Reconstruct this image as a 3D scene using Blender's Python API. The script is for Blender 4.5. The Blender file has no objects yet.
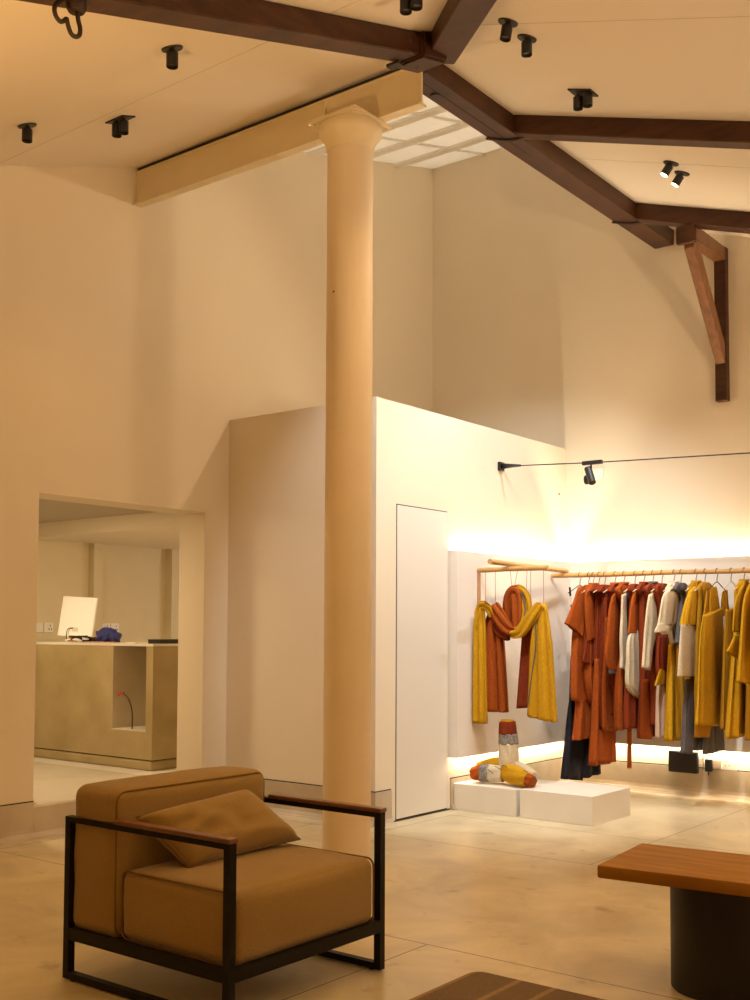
import bpy, bmesh, math, random
from mathutils import Vector, Matrix, noise
random.seed(7)
PI = math.pi
C = bpy.context.scene.collection

# ------------------------------------------------------------------ camera
cam_d = bpy.data.cameras.new('camera')
cam = bpy.data.objects.new('camera', cam_d); C.objects.link(cam)
R0 = Vector((0.78905, 0.61431, 0.00417)); R1 = Vector((0.02815, -0.04294, 0.99868)); R2 = Vector((-0.61368, 0.78789, 0.05117))
m = Matrix.Identity(4)
for i in range(3):
    m[i][0] = R0[i]; m[i][1] = R1[i]; m[i][2] = -R2[i]
m[0][3], m[1][3], m[2][3] = 0, 0, 1.3
cam.matrix_world = m
cam_d.sensor_fit = 'VERTICAL'; cam_d.sensor_height = 36; cam_d.lens = 1099.86 / 1000 * 36
cam_d.shift_y = 0.0737
cam_d.clip_start = 0.05
bpy.context.scene.camera = cam

# ------------------------------------------------------------------ view, world, light levels
S = bpy.context.scene
S.view_settings.view_transform = 'Standard'; S.view_settings.look = 'None'
S.view_settings.exposure = -0.03; S.view_settings.gamma = 1.0
S.view_settings.use_curve_mapping = False
W = bpy.data.worlds.new('dusk'); S.world = W; W.use_nodes = True
W.node_tree.nodes['Background'].inputs[0].default_value = (1.0, 0.90, 0.80, 1)
W.node_tree.nodes['Background'].inputs[1].default_value = 3.0
LED_TOP = 215.0; LED_BOTTOM = 150.0
WARM = (1.0, 0.64, 0.29); LEDC = (1.0, 0.82, 0.58); AMBER = (1.0, 0.55, 0.14)

def lamp(kind, loc, power, color, target=None, radius=.03, angle=100, blend=.6, size=None, name='lamp_light'):
    d = bpy.data.lights.new(name, kind); d.energy = power; d.color = color
    o = bpy.data.objects.new(name, d); C.objects.link(o); o.location = loc
    if kind == 'SPOT':
        d.shadow_soft_size = radius; d.spot_size = math.radians(angle); d.spot_blend = blend
    elif kind == 'POINT': d.shadow_soft_size = radius
    elif kind == 'AREA':
        d.shape = 'RECTANGLE'; d.size, d.size_y = size
    if target is not None:
        v = Vector(target) - Vector(loc)
        o.rotation_euler = v.to_track_quat('-Z', 'Y').to_euler()
    return o

# unseen fill lights added behind and beside the camera, no lamps modelled
lamp('POINT', (-1.9, -.4, 1.7), 14, (1, .50, .11), radius=.18, name='fill_light')
lamp('SPOT', (-3.3, 1.5, 1.9), 140, (1, .57, .19), target=(-3.45, 2.3, 4.0), angle=112, blend=.8, radius=.15, name='ceiling_fill_light')
lamp('POINT', (1.6, 2.4, 1.7), 17, (1, .55, .16), radius=.18, name='fill_light')
lamp('SPOT', (1.4, 4.2, 1.75), 300, (1, .74, .48), target=(.2, 5.0, 4.2), angle=150, blend=.8, radius=.15, name='ceiling_fill_light')
# ------------------------------------------------------------------ materials
def mat(name, color, rough=.6, var=0, scale=6, bump=0, bscale=60, metal=0, color2=None, spec=.5, sheen=0, coat=0, stretch=None, detail=4):
    M = bpy.data.materials.new(name); M.use_nodes = True
    nt = M.node_tree; b = nt.nodes['Principled BSDF']
    b.inputs['Roughness'].default_value = rough; b.inputs['Metallic'].default_value = metal
    b.inputs['Specular IOR Level'].default_value = spec
    if sheen: b.inputs['Sheen Weight'].default_value = sheen
    if coat: b.inputs['Coat Weight'].default_value = coat; b.inputs['Coat Roughness'].default_value = .15
    b.inputs['Base Color'].default_value = (*color, 1)
    tc = nt.nodes.new('ShaderNodeTexCoord'); mp = nt.nodes.new('ShaderNodeMapping')
    nt.links.new(tc.outputs['Object'], mp.inputs[0])
    if stretch: mp.inputs['Scale'].default_value = stretch
    if var or color2:
        n = nt.nodes.new('ShaderNodeTexNoise'); n.inputs['Scale'].default_value = scale; n.inputs['Detail'].default_value = detail
        nt.links.new(mp.outputs[0], n.inputs['Vector'])
        r = nt.nodes.new('ShaderNodeValToRGB'); r.color_ramp.elements[0].position = .3; r.color_ramp.elements[1].position = .7
        c2 = color2 or tuple(c * (1 - var) for c in color)
        r.color_ramp.elements[0].color = (*c2, 1); r.color_ramp.elements[1].color = (*color, 1)
        nt.links.new(n.outputs['Fac'], r.inputs[0]); nt.links.new(r.outputs[0], b.inputs['Base Color'])
    if bump:
        n2 = nt.nodes.new('ShaderNodeTexNoise'); n2.inputs['Scale'].default_value = bscale; n2.inputs['Detail'].default_value = 3
        nt.links.new(mp.outputs[0], n2.inputs['Vector'])
        bp = nt.nodes.new('ShaderNodeBump'); bp.inputs['Strength'].default_value = bump; bp.inputs['Distance'].default_value = .01
        nt.links.new(n2.outputs['Fac'], bp.inputs['Height']); nt.links.new(bp.outputs[0], b.inputs['Normal'])
    return M

def emis(name, color, strength):
    M = bpy.data.materials.new(name); M.use_nodes = True
    b = M.node_tree.nodes['Principled BSDF']
    b.inputs['Base Color'].default_value = (*color, 1)
    b.inputs['Emission Color'].default_value = (*color, 1); b.inputs['Emission Strength'].default_value = strength
    return M

WALL = mat('wall_paint', (.80, .70, .54), .75, var=.05, scale=1.3, bump=.12, bscale=9)
CEIL = mat('ceiling_board', (.82, .73, .60), .8, var=.04, scale=1.0, bump=.05, bscale=12)
STEEL = mat('cream_steel_paint', (.82, .70, .48), .5, var=.06, scale=4, bump=.1, bscale=25)
PILLAR = mat('pillar_paint', (.82, .69, .51), .55, var=.05, scale=3, bump=.12, bscale=14)
CONC = mat('polished_cement', (.58, .48, .35), .5, color2=(.40, .32, .21), scale=3.2, bump=.15, bscale=18, detail=8)
COUNTER = mat('counter_cement', (.45, .345, .17), .5, color2=(.35, .26, .12), scale=3.5, bump=.12, bscale=20, detail=8)
COUNTER_TOP = mat('counter_top_cement', (.74, .68, .56), .4, var=.08)
WOOD = mat('dark_teak', (.080, .030, .013), .5, color2=(.040, .014, .006), scale=5, bump=.15, bscale=30, stretch=(1, 1, 5), spec=.3)
WOODL = mat('brown_teak', (.25, .105, .032), .4, color2=(.14, .052, .017), scale=6, bump=.12, bscale=30, stretch=(4, 4, .7))
BENCHW = mat('bench_oiled_wood', (.40, .195, .020), .6, color2=(.28, .120, .013), scale=3.5, bump=.08, bscale=40, stretch=(.9, 7, 3), detail=8, spec=.18)
ARMW = mat('armrest_wood', (.22, .085, .028), .3, color2=(.12, .045, .018), scale=8, stretch=(1.2, 12, 12))
BAMBOO = mat('bamboo_pole', (.62, .37, .13), .45, color2=(.45, .25, .08), scale=14, stretch=(1, 5, 5))
BLACK = mat('black_powder_metal', (.010, .008, .007), .45)
BLACKS = mat('black_steel_frame', (.008, .006, .005), .5, spec=.22)
DARKIRON = mat('dark_iron', (.035, .018, .012), .6, bump=.2, bscale=60)
CHAIRF = mat('olive_gold_upholstery', (.36, .228, .074), .92, color2=(.29, .180, .054), scale=190, bump=.35, bscale=320, sheen=.25, spec=.2)
PIPE = mat('upholstery_piping', (.20, .118, .040), .9, spec=.2)
RUST = mat('rust_linen', (.37, .082, .011), .9, color2=(.28, .057, .008), scale=70, bump=.3, bscale=120, spec=.15)
RUSTD = mat('deep_rust_linen', (.24, .040, .010), .9, color2=(.18, .028, .008), scale=70, bump=.3, bscale=120, spec=.15)
RUSTB = mat('brick_red_linen', (.27, .042, .014), .9, color2=(.20, .030, .011), scale=70, bump=.3, bscale=120, spec=.15)
MUST = mat('mustard_linen', (.60, .325, .013), .9, color2=(.49, .255, .010), scale=70, bump=.3, bscale=120, spec=.15)
MUSTD = mat('dark_mustard_linen', (.46, .22, .012), .9, color2=(.38, .18, .010), scale=70, bump=.3, bscale=120, spec=.15)
CREAM = mat('cream_cotton', (.70, .60, .43), .9, color2=(.60, .50, .35), scale=60, bump=.3, bscale=100, spec=.15)
PINKC = mat('pale_pink_cotton', (.66, .50, .40), .9, color2=(.58, .43, .34), scale=60, bump=.2, bscale=100, spec=.15)
GREY = mat('slate_grey_linen', (.135, .122, .125), .9, color2=(.095, .085, .088), scale=120, bump=.3, bscale=120, spec=.15)
BLACKF = mat('black_cotton', (.014, .014, .020), .9, bump=.3, bscale=90, spec=.2)
WHITE = mat('white_satin', (.80, .77, .70), .45)
PODM = mat('podium_white_paint', (.82, .76, .67), .5, var=.05, scale=5)
SOCK = mat('socket_plastic', (.78, .74, .66), .3)
PANELM = mat('display_panel_paint', (.80, .74, .67), .7, var=.03, scale=2, bump=.04, bscale=20)
BLUE = mat('blue_crumpled_cloth', (.028, .035, .19), .7, bump=.5, bscale=60)
PINK = mat('pink_paper', (.75, .42, .30), .7)
ORANGE = mat('orange_wire', (.65, .22, .03), .5)
RED = mat('red_wire_tip', (.55, .03, .015), .5)
WIREM = mat('hanger_wire', (.04, .032, .028), .35, metal=.8)
HANGW = mat('hanger_white', (.72, .66, .56), .4)
THREAD = mat('thread', (.42, .27, .20), .8)
GROOVE = mat('dark_groove', (.035, .025, .016), .9)
LEDM_T = emis('led_strip_top', LEDC, LED_TOP)
LEDM_B = emis('led_strip_bottom', LEDC, LED_BOTTOM)
LENS = emis('lit_lens', (1.0, .82, .55), 9)
LENSD = mat('unlit_lens', (.05, .035, .02), .2)

def sky_mat():
    M = bpy.data.materials.new('polycarbonate_skylight'); M.use_nodes = True
    nt = M.node_tree; nt.nodes.remove(nt.nodes['Principled BSDF'])
    out = nt.nodes['Material Output']
    d = nt.nodes.new('ShaderNodeBsdfDiffuse'); d.inputs[0].default_value = (.84, .79, .70, 1)
    t = nt.nodes.new('ShaderNodeBsdfTranslucent'); t.inputs[0].default_value = (.8, .77, .70, 1)
    mx = nt.nodes.new('ShaderNodeMixShader'); mx.inputs[0].default_value = .45
    nt.links.new(d.outputs[0], mx.inputs[1]); nt.links.new(t.outputs[0], mx.inputs[2]); nt.links.new(mx.outputs[0], out.inputs[0])
    return M
SKYM = sky_mat()

def floor_mat():
    M = bpy.data.materials.new('polished_cement_floor'); M.use_nodes = True
    nt = M.node_tree; b = nt.nodes['Principled BSDF']; L = nt.links
    tc = nt.nodes.new('ShaderNodeTexCoord'); sp = nt.nodes.new('ShaderNodeSeparateXYZ'); L.new(tc.outputs['Object'], sp.inputs[0])
    n = nt.nodes.new('ShaderNodeTexNoise'); n.inputs['Scale'].default_value = 1.7; n.inputs['Detail'].default_value = 9; n.inputs['Roughness'].default_value = .62; n.inputs['Distortion'].default_value = .6
    L.new(tc.outputs['Object'], n.inputs['Vector'])
    r = nt.nodes.new('ShaderNodeValToRGB'); e = r.color_ramp.elements
    e[0].position = .33; e[0].color = (.46, .38, .23, 1); e[1].position = .66; e[1].color = (.72, .62, .415, 1)
    L.new(n.outputs['Fac'], r.inputs[0])
    # small dark blotches
    n3 = nt.nodes.new('ShaderNodeTexNoise'); n3.inputs['Scale'].default_value = 7; n3.inputs['Detail'].default_value = 5
    L.new(tc.outputs['Object'], n3.inputs['Vector'])
    r3 = nt.nodes.new('ShaderNodeValToRGB'); r3.color_ramp.elements[0].position = .27; r3.color_ramp.elements[0].color = (.72, .68, .62, 1); r3.color_ramp.elements[1].position = .37; r3.color_ramp.elements[1].color = (1, 1, 1, 1)
    L.new(n3.outputs['Fac'], r3.inputs[0])
    mu = nt.nodes.new('ShaderNodeMixRGB'); mu.blend_type = 'MULTIPLY'; mu.inputs[0].default_value = 1
    L.new(r.outputs[0], mu.inputs[1]); L.new(r3.outputs[0], mu.inputs[2])
    def mth(op, a, bb):
        q = nt.nodes.new('ShaderNodeMath'); q.operation = op
        for i, v in enumerate((a, bb)):
            if isinstance(v, (int, float)): q.inputs[i].default_value = v
            else: L.new(v, q.inputs[i])
        return q.outputs[0]
    X, Y = sp.outputs[0], sp.outputs[1]
    def line(ax, c, lo, hi):
        other = Y if ax is X else X
        a = mth('LESS_THAN', mth('ABSOLUTE', mth('SUBTRACT', ax, c), 0), .0035)
        return mth('MULTIPLY', a, mth('MULTIPLY', mth('GREATER_THAN', other, lo), mth('LESS_THAN', other, hi)))
    s = None
    for l in (line(Y, 5.63, -6.2, 3), line(X, -2.86, 5.63, 8.3), line(Y, 3.79, -6.2, 3), line(X, -2.67, -1.2, 3.79), line(X, -4.38, 5.63, 6.52),
              line(Y, 6.52, -4.38, 3), line(X, -5.78, -1, 5.63), line(X, -4.9, 3.79, 5.63), line(X, -.9, 3.79, 6.52)):
        s = l if s is None else mth('MAXIMUM', s, l)
    mj = nt.nodes.new('ShaderNodeMixRGB'); L.new(s, mj.inputs[0]); L.new(mu.outputs[0], mj.inputs[1]); mj.inputs[2].default_value = (.13, .085, .045, 1)
    L.new(mj.outputs[0], b.inputs['Base Color'])
    rr = nt.nodes.new('ShaderNodeMapRange'); rr.inputs['To Min'].default_value = .22; rr.inputs['To Max'].default_value = .42
    L.new(n.outputs['Fac'], rr.inputs['Value']); L.new(rr.outputs[0], b.inputs['Roughness'])
    n2 = nt.nodes.new('ShaderNodeTexNoise'); n2.inputs['Scale'].default_value = 5; n2.inputs['Detail'].default_value = 3
    L.new(tc.outputs['Object'], n2.inputs['Vector'])
    bp = nt.nodes.new('ShaderNodeBump'); bp.inputs['Strength'].default_value = .10; bp.inputs['Distance'].default_value = .02
    L.new(n2.outputs['Fac'], bp.inputs['Height']); L.new(bp.outputs[0], b.inputs['Normal'])
    return M
FLOORM = floor_mat()

def rug_mat():
    M = bpy.data.materials.new('woven_rug'); M.use_nodes = True
    nt = M.node_tree; b = nt.nodes['Principled BSDF']; L = nt.links; b.inputs['Roughness'].default_value = .95
    tc = nt.nodes.new('ShaderNodeTexCoord'); sp = nt.nodes.new('ShaderNodeSeparateXYZ'); L.new(tc.outputs['Object'], sp.inputs[0])
    n = nt.nodes.new('ShaderNodeTexNoise'); n.inputs['Scale'].default_value = 160; L.new(tc.outputs['Object'], n.inputs['Vector'])
    r = nt.nodes.new('ShaderNodeValToRGB'); r.color_ramp.interpolation = 'CONSTANT'; e = r.color_ramp.elements
    dark = (.20, .125, .065, 1); tan = (.36, .23, .10, 1)
    e[0].position = 0; e[0].color = dark; e[1].position = .37; e[1].color = tan
    for p, c in ((.44, dark), (.80, tan), (.87, dark)):
        q = e.new(p); q.color = c
    md = nt.nodes.new('ShaderNodeMath'); md.operation = 'FRACT'
    ml = nt.nodes.new('ShaderNodeMath'); ml.operation = 'MULTIPLY'; ml.inputs[1].default_value = 3.0
    L.new(sp.outputs[0], ml.inputs[0]); L.new(ml.outputs[0], md.inputs[0]); L.new(md.outputs[0], r.inputs[0])
    mx = nt.nodes.new('ShaderNodeMixRGB'); mx.blend_type = 'MULTIPLY'; mx.inputs[0].default_value = .5
    L.new(r.outputs[0], mx.inputs[1]); L.new(n.outputs['Fac'], mx.inputs[2]); L.new(mx.outputs[0], b.inputs['Base Color'])
    bp = nt.nodes.new('ShaderNodeBump'); bp.inputs['Strength'].default_value = .5; bp.inputs['Distance'].default_value = .005
    L.new(n.outputs['Fac'], bp.inputs['Height']); L.new(bp.outputs[0], b.inputs['Normal'])
    return M
RUGM = rug_mat()

# ------------------------------------------------------------------ mesh helpers
def new(): return bmesh.new()
def bx(bm, x0, x1, y0, y1, z0, z1, bev=0, M=None):
    vs = [bm.verts.new((x, y, z)) for x in (x0, x1) for y in (y0, y1) for z in (z0, z1)]
    f = [bm.faces.new([vs[i] for i in q]) for q in ((0, 1, 3, 2), (4, 6, 7, 5), (0, 4, 5, 1), (2, 3, 7, 6), (0, 2, 6, 4), (1, 5, 7, 3))]
    if M is not None: bmesh.ops.transform(bm, matrix=M, verts=vs)
    if bev:
        ed = {e for q in f for e in q.edges}
        bmesh.ops.bevel(bm, geom=list(ed), offset=bev, segments=2, affect='EDGES', profile=.6)
    return vs
def poly(bm, pts): return bm.faces.new([bm.verts.new(p) for p in pts])
def prism(bm, pts, off):
    """closed prism: polygon pts extruded by vector off"""
    off = Vector(off); a = [bm.verts.new(p) for p in pts]; b = [bm.verts.new(Vector(p) + off) for p in pts]
    bm.faces.new(a); bm.faces.new(b[::-1]); n = len(a)
    for i in range(n): bm.faces.new((a[i], b[i], b[(i + 1) % n], a[(i + 1) % n]))
def cyl(bm, p0, p1, r0, r1=None, seg=24, cap=True):
    r1 = r0 if r1 is None else r1
    p0, p1 = Vector(p0), Vector(p1); d = (p1 - p0).normalized()
    u = d.orthogonal().normalized(); v = d.cross(u)
    A = [bm.verts.new(p0 + r0 * (math.cos(2 * PI * i / seg) * u + math.sin(2 * PI * i / seg) * v)) for i in range(seg)]
    B = [bm.verts.new(p1 + r1 * (math.cos(2 * PI * i / seg) * u + math.sin(2 * PI * i / seg) * v)) for i in range(seg)]
    for i in range(seg): bm.faces.new((A[i], A[(i + 1) % seg], B[(i + 1) % seg], B[i]))
    if cap: bm.faces.new(A[::-1]); bm.faces.new(B)
def smooth_path(pts, n=6):
    P = [Vector(p) for p in pts]; out = []
    for i in range(len(P) - 1):
        a = P[max(i - 1, 0)]; b = P[i]; c = P[i + 1]; d = P[min(i + 2, len(P) - 1)]
        for k in range(n):
            t = k / n
            out.append(.5 * ((2 * b) + (c - a) * t + (2 * a - 5 * b + 4 * c - d) * t * t + (3 * b - a - 3 * c + d) * t ** 3))
    out.append(P[-1]); return out
def tube(bm, pts, r, seg=8, closed=False, sm=0):
    P = smooth_path(pts, sm) if sm else [Vector(p) for p in pts]
    n = len(P); rings = []; u = None
    for i, p in enumerate(P):
        a = P[(i - 1) % n] if (closed or i > 0) else p; b = P[(i + 1) % n] if (closed or i < n - 1) else p
        d = (b - a).normalized()
        if u is None: u = d.orthogonal().normalized()
        else: u = (u - d * u.dot(d)).normalized()
        v = d.cross(u); rr = r(i / (n - 1)) if callable(r) else r
        rings.append([bm.verts.new(p + rr * (math.cos(2 * PI * k / seg) * u + math.sin(2 * PI * k / seg) * v)) for k in range(seg)])
    m_ = n if closed else n - 1
    for i in range(m_):
        A, B = rings[i], rings[(i + 1) % n]
        for k in range(seg): bm.faces.new((A[k], A[(k + 1) % seg], B[(k + 1) % seg], B[k]))
    if not closed: bm.faces.new(rings[0][::-1]); bm.faces.new(rings[-1])
def lathe(bm, prof, c, seg=48):
    rings = [[bm.verts.new((c[0] + r * math.cos(2 * PI * k / seg), c[1] + r * math.sin(2 * PI * k / seg), c[2] + z)) for k in range(seg)] for r, z in prof]
    for A, B in zip(rings, rings[1:]):
        for k in range(seg): bm.faces.new((A[k], A[(k + 1) % seg], B[(k + 1) % seg], B[k]))
    bm.faces.new(rings[0][::-1]); bm.faces.new(rings[-1])
def cushion(bm, x0, x1, y0, y1, z0, z1, r=.05, puff=.012, n=14, wob=0):
    def lin(a, b):
        pts = [a, a + r * .12, a + r * .35, a + r * .65, a + r]
        for i in range(1, n): pts.append(a + r + (b - a - 2 * r) * i / n)
        return pts + [b - r, b - r * .65, b - r * .35, b - r * .12, b]
    X, Y, Z = lin(x0, x1), lin(y0, y1), lin(z0, z1); cache = {}
    cx, cy, cz = (x0 + x1) / 2, (y0 + y1) / 2, (z0 + z1) / 2
    def vert(x, y, z):
        k = (round(x, 5), round(y, 5), round(z, 5))
        if k in cache: return cache[k]
        q = Vector((min(max(x, x0 + r), x1 - r), min(max(y, y0 + r), y1 - r), min(max(z, z0 + r), z1 - r)))
        p = Vector((x, y, z)); nn = (p - q)
        nn = nn.normalized() if nn.length > 1e-9 else Vector((0, 0, 1))
        s = q + nn * r
        uu, vv, ww = 2 * (x - cx) / (x1 - x0), 2 * (y - cy) / (y1 - y0), 2 * (z - cz) / (z1 - z0)
        f = [(1 - t * t) if abs(t) < 1 else 0 for t in (uu, vv, ww)]
        d = Vector((nn.x * f[1] * f[2], nn.y * f[0] * f[2], nn.z * f[0] * f[1])) * puff
        if wob: d += nn * wob * noise.noise(s * 9)
        v = bm.verts.new(s + d); cache[k] = v; return v
    def face(A, B, fn, flip):
        for a0, a1 in zip(A, A[1:]):
            for b0, b1 in zip(B, B[1:]):
                q = [vert(*fn(a0, b0)), vert(*fn(a1, b0)), vert(*fn(a1, b1)), vert(*fn(a0, b1))]
                if len(set(q)) == 4: bm.faces.new(q[::-1] if flip else q)
    face(X, Y, lambda a, b: (a, b, z1), False); face(X, Y, lambda a, b: (a, b, z0), True)
    face(Y, Z, lambda a, b: (x1, a, b), False); face(Y, Z, lambda a, b: (x0, a, b), True)
    face(X, Z, lambda a, b: (a, y0, b), False); face(X, Z, lambda a, b: (a, y1, b), True)

def build(name, bm, material, parent=None, smooth=None, loc=None):
    bmesh.ops.recalc_face_normals(bm, faces=bm.faces)
    me = bpy.data.meshes.new(name); bm.to_mesh(me); bm.free()
    for mm in (material if isinstance(material, (list, tuple)) else [material]): me.materials.append(mm)
    if smooth:
        for p in me.polygons: p.use_smooth = True
        if smooth != True: me.set_sharp_from_angle(angle=math.radians(smooth))
    o = bpy.data.objects.new(name, me); C.objects.link(o)
    if parent:
        o.parent = parent
        o.matrix_parent_inverse = Matrix.Identity(4)
        if loc is None: me.transform(Matrix.Translation(-Vector(parent.location)))
    elif loc is None:
        # put the origin at the object's base centre
        vs = [v.co for v in me.vertices]
        c = Vector(((min(v.x for v in vs) + max(v.x for v in vs)) / 2, (min(v.y for v in vs) + max(v.y for v in vs)) / 2, min(v.z for v in vs)))
        me.transform(Matrix.Translation(-c)); o.location = c
    return o
def sub(name, bm, material, parent, root, smooth=None):
    """a sub-part: child of a part; geometry given in world coordinates; root is the thing's Empty"""
    o = build(name, bm, material, None, smooth, loc=1)
    o.data.transform(Matrix.Translation(-Vector(root.location))); o.parent = parent
    return o
def struct(name, bm, m_, smooth=None, parent=None):
    bmesh.ops.recalc_face_normals(bm, faces=bm.faces)
    me = bpy.data.meshes.new(name); bm.to_mesh(me); bm.free(); me.materials.append(m_)
    if smooth:
        for p in me.polygons: p.use_smooth = True
        if smooth != True: me.set_sharp_from_angle(angle=math.radians(smooth))
    o = bpy.data.objects.new(name, me); C.objects.link(o)
    if parent: o.parent = parent
    else: o['kind'] = 'structure'
    return o
def tag(o, label, cat, group=None):
    o['label'] = label; o['category'] = cat
    if group: o['group'] = group
    return o
def thing(name, label, cat, loc, group=None):
    o = bpy.data.objects.new(name, None); C.objects.link(o); o.location = loc; o.empty_display_size = .1
    return tag(o, label, cat, group)

# ------------------------------------------------------------------ key dimensions
XA = -5.926; XA2 = -6.196     # doorway wall, room side and far side
XC = -4.52; YB = 5.814; ZB = 2.876   # partition box
YD = 8.488                    # rack wall
def PL(y, x=-3.3): return 4.158 + .32 * (y - 3.82) + .006 * (x + 5.926)
def PR(x): return 4.593 - .316 * (x + 3.554)
XR = 2.8; YR = -1.0

# ------------------------------------------------------------------ the shell
b = new(); bx(b, XA2, XR, YR - .2, YD + .1, -.1, 0); struct('floor', b, FLOORM)
# wall with the doorway: opening y 4.151..5.574, z .20..2.158
oy0, oy1, oz0, oz1 = 4.151, 5.574, .20, 2.158
b = new()
bx(b, XA2, XA, YR - .2, oy0, 0, 5.9); bx(b, XA2, XA, oy1, YD + .1, 0, 5.9)
bx(b, XA2, XA, oy0, oy1, oz1, 5.9); bx(b, XA2, XA, oy0, oy1, -.1, oz0)
r = .055                       # rounded lower corners of the opening
for s, yy in ((1, oy0), (-1, oy1)):
    pts = [(XA2, yy, oz0)] + [(XA2, yy + s * r * (1 - math.sin(a)), oz0 + r * (1 - math.cos(a))) for a in [PI / 2 * i / 8 for i in range(9)]]
    prism(b, pts, (XA - XA2, 0, 0))
struct('wall_left', b, WALL)
b = new(); bx(b, XA2, XR, YD, YD + .15, 0, 5.9); struct('wall_back', b, WALL)
b = new(); bx(b, XR, XR + .1, YR - .2, YD, 0, 4); struct('wall_right', b, WALL)
b = new(); bx(b, XA2, XR, YR - .2, YR, 0, 4); struct('wall_front', b, WALL)
b = new(); bx(b, XA + .001, XC, YB, YD, 0, ZB); struct('wall_partition', b, WALL)

# ceiling: left slope rises away, right slope falls to the right, they meet in a hip
def hipx(y): return (4.593 - .316 * 3.554 - PL(y, 0)) / .322     # x where the planes meet
b = new(); T = Vector((0, 0, .06))
yj = 4.95
xj = hipx(yj)
y_end = YR
pts = [(XA, yj, PL(yj)), (xj, yj, PL(yj)), (min(hipx(y_end), XR), y_end if hipx(y_end) <= XR else None, 0)]
yh = -9
if yh < YR:   # hip leaves through the front wall
    hx = hipx(YR)
    prism(b, [(XA, yj, PL(yj, XA)), (xj, yj, PL(yj, xj)), (hx, YR, PL(YR, hx)), (XA, YR, PL(YR, XA))], T)
    prism(b, [(xj, yj, PR(xj)), (-3.56, yj, PR(-3.56)), (-3.56, YD, PR(-3.56)), (XR, YD, PR(XR)), (XR, YR, PR(XR)), (hx, YR, PR(hx))], T)
else:
    prism(b, [(XA, yj, PL(yj)), (xj, yj, PL(yj)), (XR, yh, PL(yh)), (XR, YR, PL(YR)), (XA, YR, PL(YR))], T)
    prism(b, [(xj, yj, PR(xj)), (-3.56, YD, PR(-3.56)), (XR, YD, PR(XR)), (XR, yh, PR(XR))], T)
struct('ceiling', b, CEIL)
# board joints on the ceiling
b = new()
for y in (3.79,):
    prism(b, [(XA, y, PL(y, XA) - .001), (-2.5, y, PL(y, -2.5) - .001), (-2.5, y, PL(y, -2.5)), (XA, y, PL(y, XA))], (0, .003, 0))
for y in (4.66, 6.75):
    prism(b, [(x_ := (-3.0 if y < 5 else -3.5), y - .002, PR(x_) - .0015), (1.5, y - .002, PR(1.5) - .0015), (1.5, y - .002, PR(1.5)), (x_, y - .002, PR(x_))], (0, .003, 0))
struct('trim_1', b, mat('board_joint', (.62, .53, .41), .9))

# skylight well: translucent panels over the partition, fascia over the steel beam, cheek above the plate beam
def SK(y): return 5.189 + .2613 * (y - 6.462)
b = new()
prism(b, [(XA, yj, PL(yj, XA)), (-3.6, yj, PL(yj, -3.6)), (-3.6, yj, SK(yj) + .1), (XA, yj, SK(yj) + .1)], (0, .05, 0))
prism(b, [(-3.66, yj, 4.55), (-3.66, YD, 4.55), (-3.66, YD, SK(YD) + .1), (-3.66, yj, SK(yj) + .1)], (.05, 0, 0))
struct('wall_skylight', b, WALL)
b = new()
xs = [XA + .0, -5.35, -4.78, -4.21, -3.66]
prism(b, [(XA, yj, SK(yj)), (-3.66, yj, SK(yj)), (-3.66, YD, SK(YD)), (XA, YD, SK(YD))], (0, 0, .01))
struct('window_1', b, SKYM)
b = new()
for x in xs[1:-1]:
    prism(b, [(x - .011, yj, SK(yj) - .018), (x + .011, yj, SK(yj) - .018), (x + .011, YD, SK(YD) - .018), (x - .011, YD, SK(YD) - .018)], (0, 0, .016))
for y in (5.5, 6.1, 6.7, 7.3, 7.9):
    bx(b, XA, -3.66, y - .035, y + .035, SK(y) - .03, SK(y) - .004)
o = struct('window_frame', b, WHITE, parent=bpy.data.objects['window_1'])

# cement skirting, with a shadow line on top and a small chamfer at the floor
def skirt(name, p0, p1, nrm, ztop=.222):
    p0, p1, nrm = Vector(p0), Vector(p1), Vector(nrm)
    prof = [(0, 0), (.055, 0), (.03, .012), (.016, .035), (.012, .06), (.012, ztop), (0, ztop)]
    bb = new(); prism(bb, [p0 + nrm * a + Vector((0, 0, z)) for a, z in prof], p1 - p0); struct(name, bb, CONC)
    g = new(); a = p0 + Vector((0, 0, ztop)); d = Vector((0, 0, .007))
    prism(g, [a, a + nrm * .0035, a + nrm * .0035 + d, a + d], p1 - p0); return g
n = 1
for nm, p0, p1, nr in (('baseboard_left', (XA, YR, 0), (XA, oy0, 0), (1, 0, 0)), ('baseboard_doorway_end', (XA, oy1, 0), (XA, YB, 0), (1, 0, 0)),
                       ('baseboard_partition', (XA, YB, 0), (XC, YB, 0), (0, -1, 0)), ('baseboard_partition_end', (XC, YB - .012, 0), (XC, 5.985, 0), (1, 0, 0)),
                       ('baseboard_partition_side', (XC, 6.70, 0), (XC, YD, 0), (1, 0, 0)), ('baseboard_back', (XC, YD, 0), (XR, YD, 0), (0, -1, 0))):
    g = skirt(nm, p0, p1, nr); n += 1; struct('trim_%d' % n, g, GROOVE)
b = new()   # sill kerb under the opening, below the raised floor of the next room
prism(b, [(XA, oy0, 0), (XA + .055, oy0, 0), (XA + .03, oy0, .012), (XA + .016, oy0, .035), (XA + .012, oy0, .19), (XA, oy0, oz0)], (0, oy1 - oy0, 0))
struct('baseboard_doorway', b, CONC)

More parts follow.
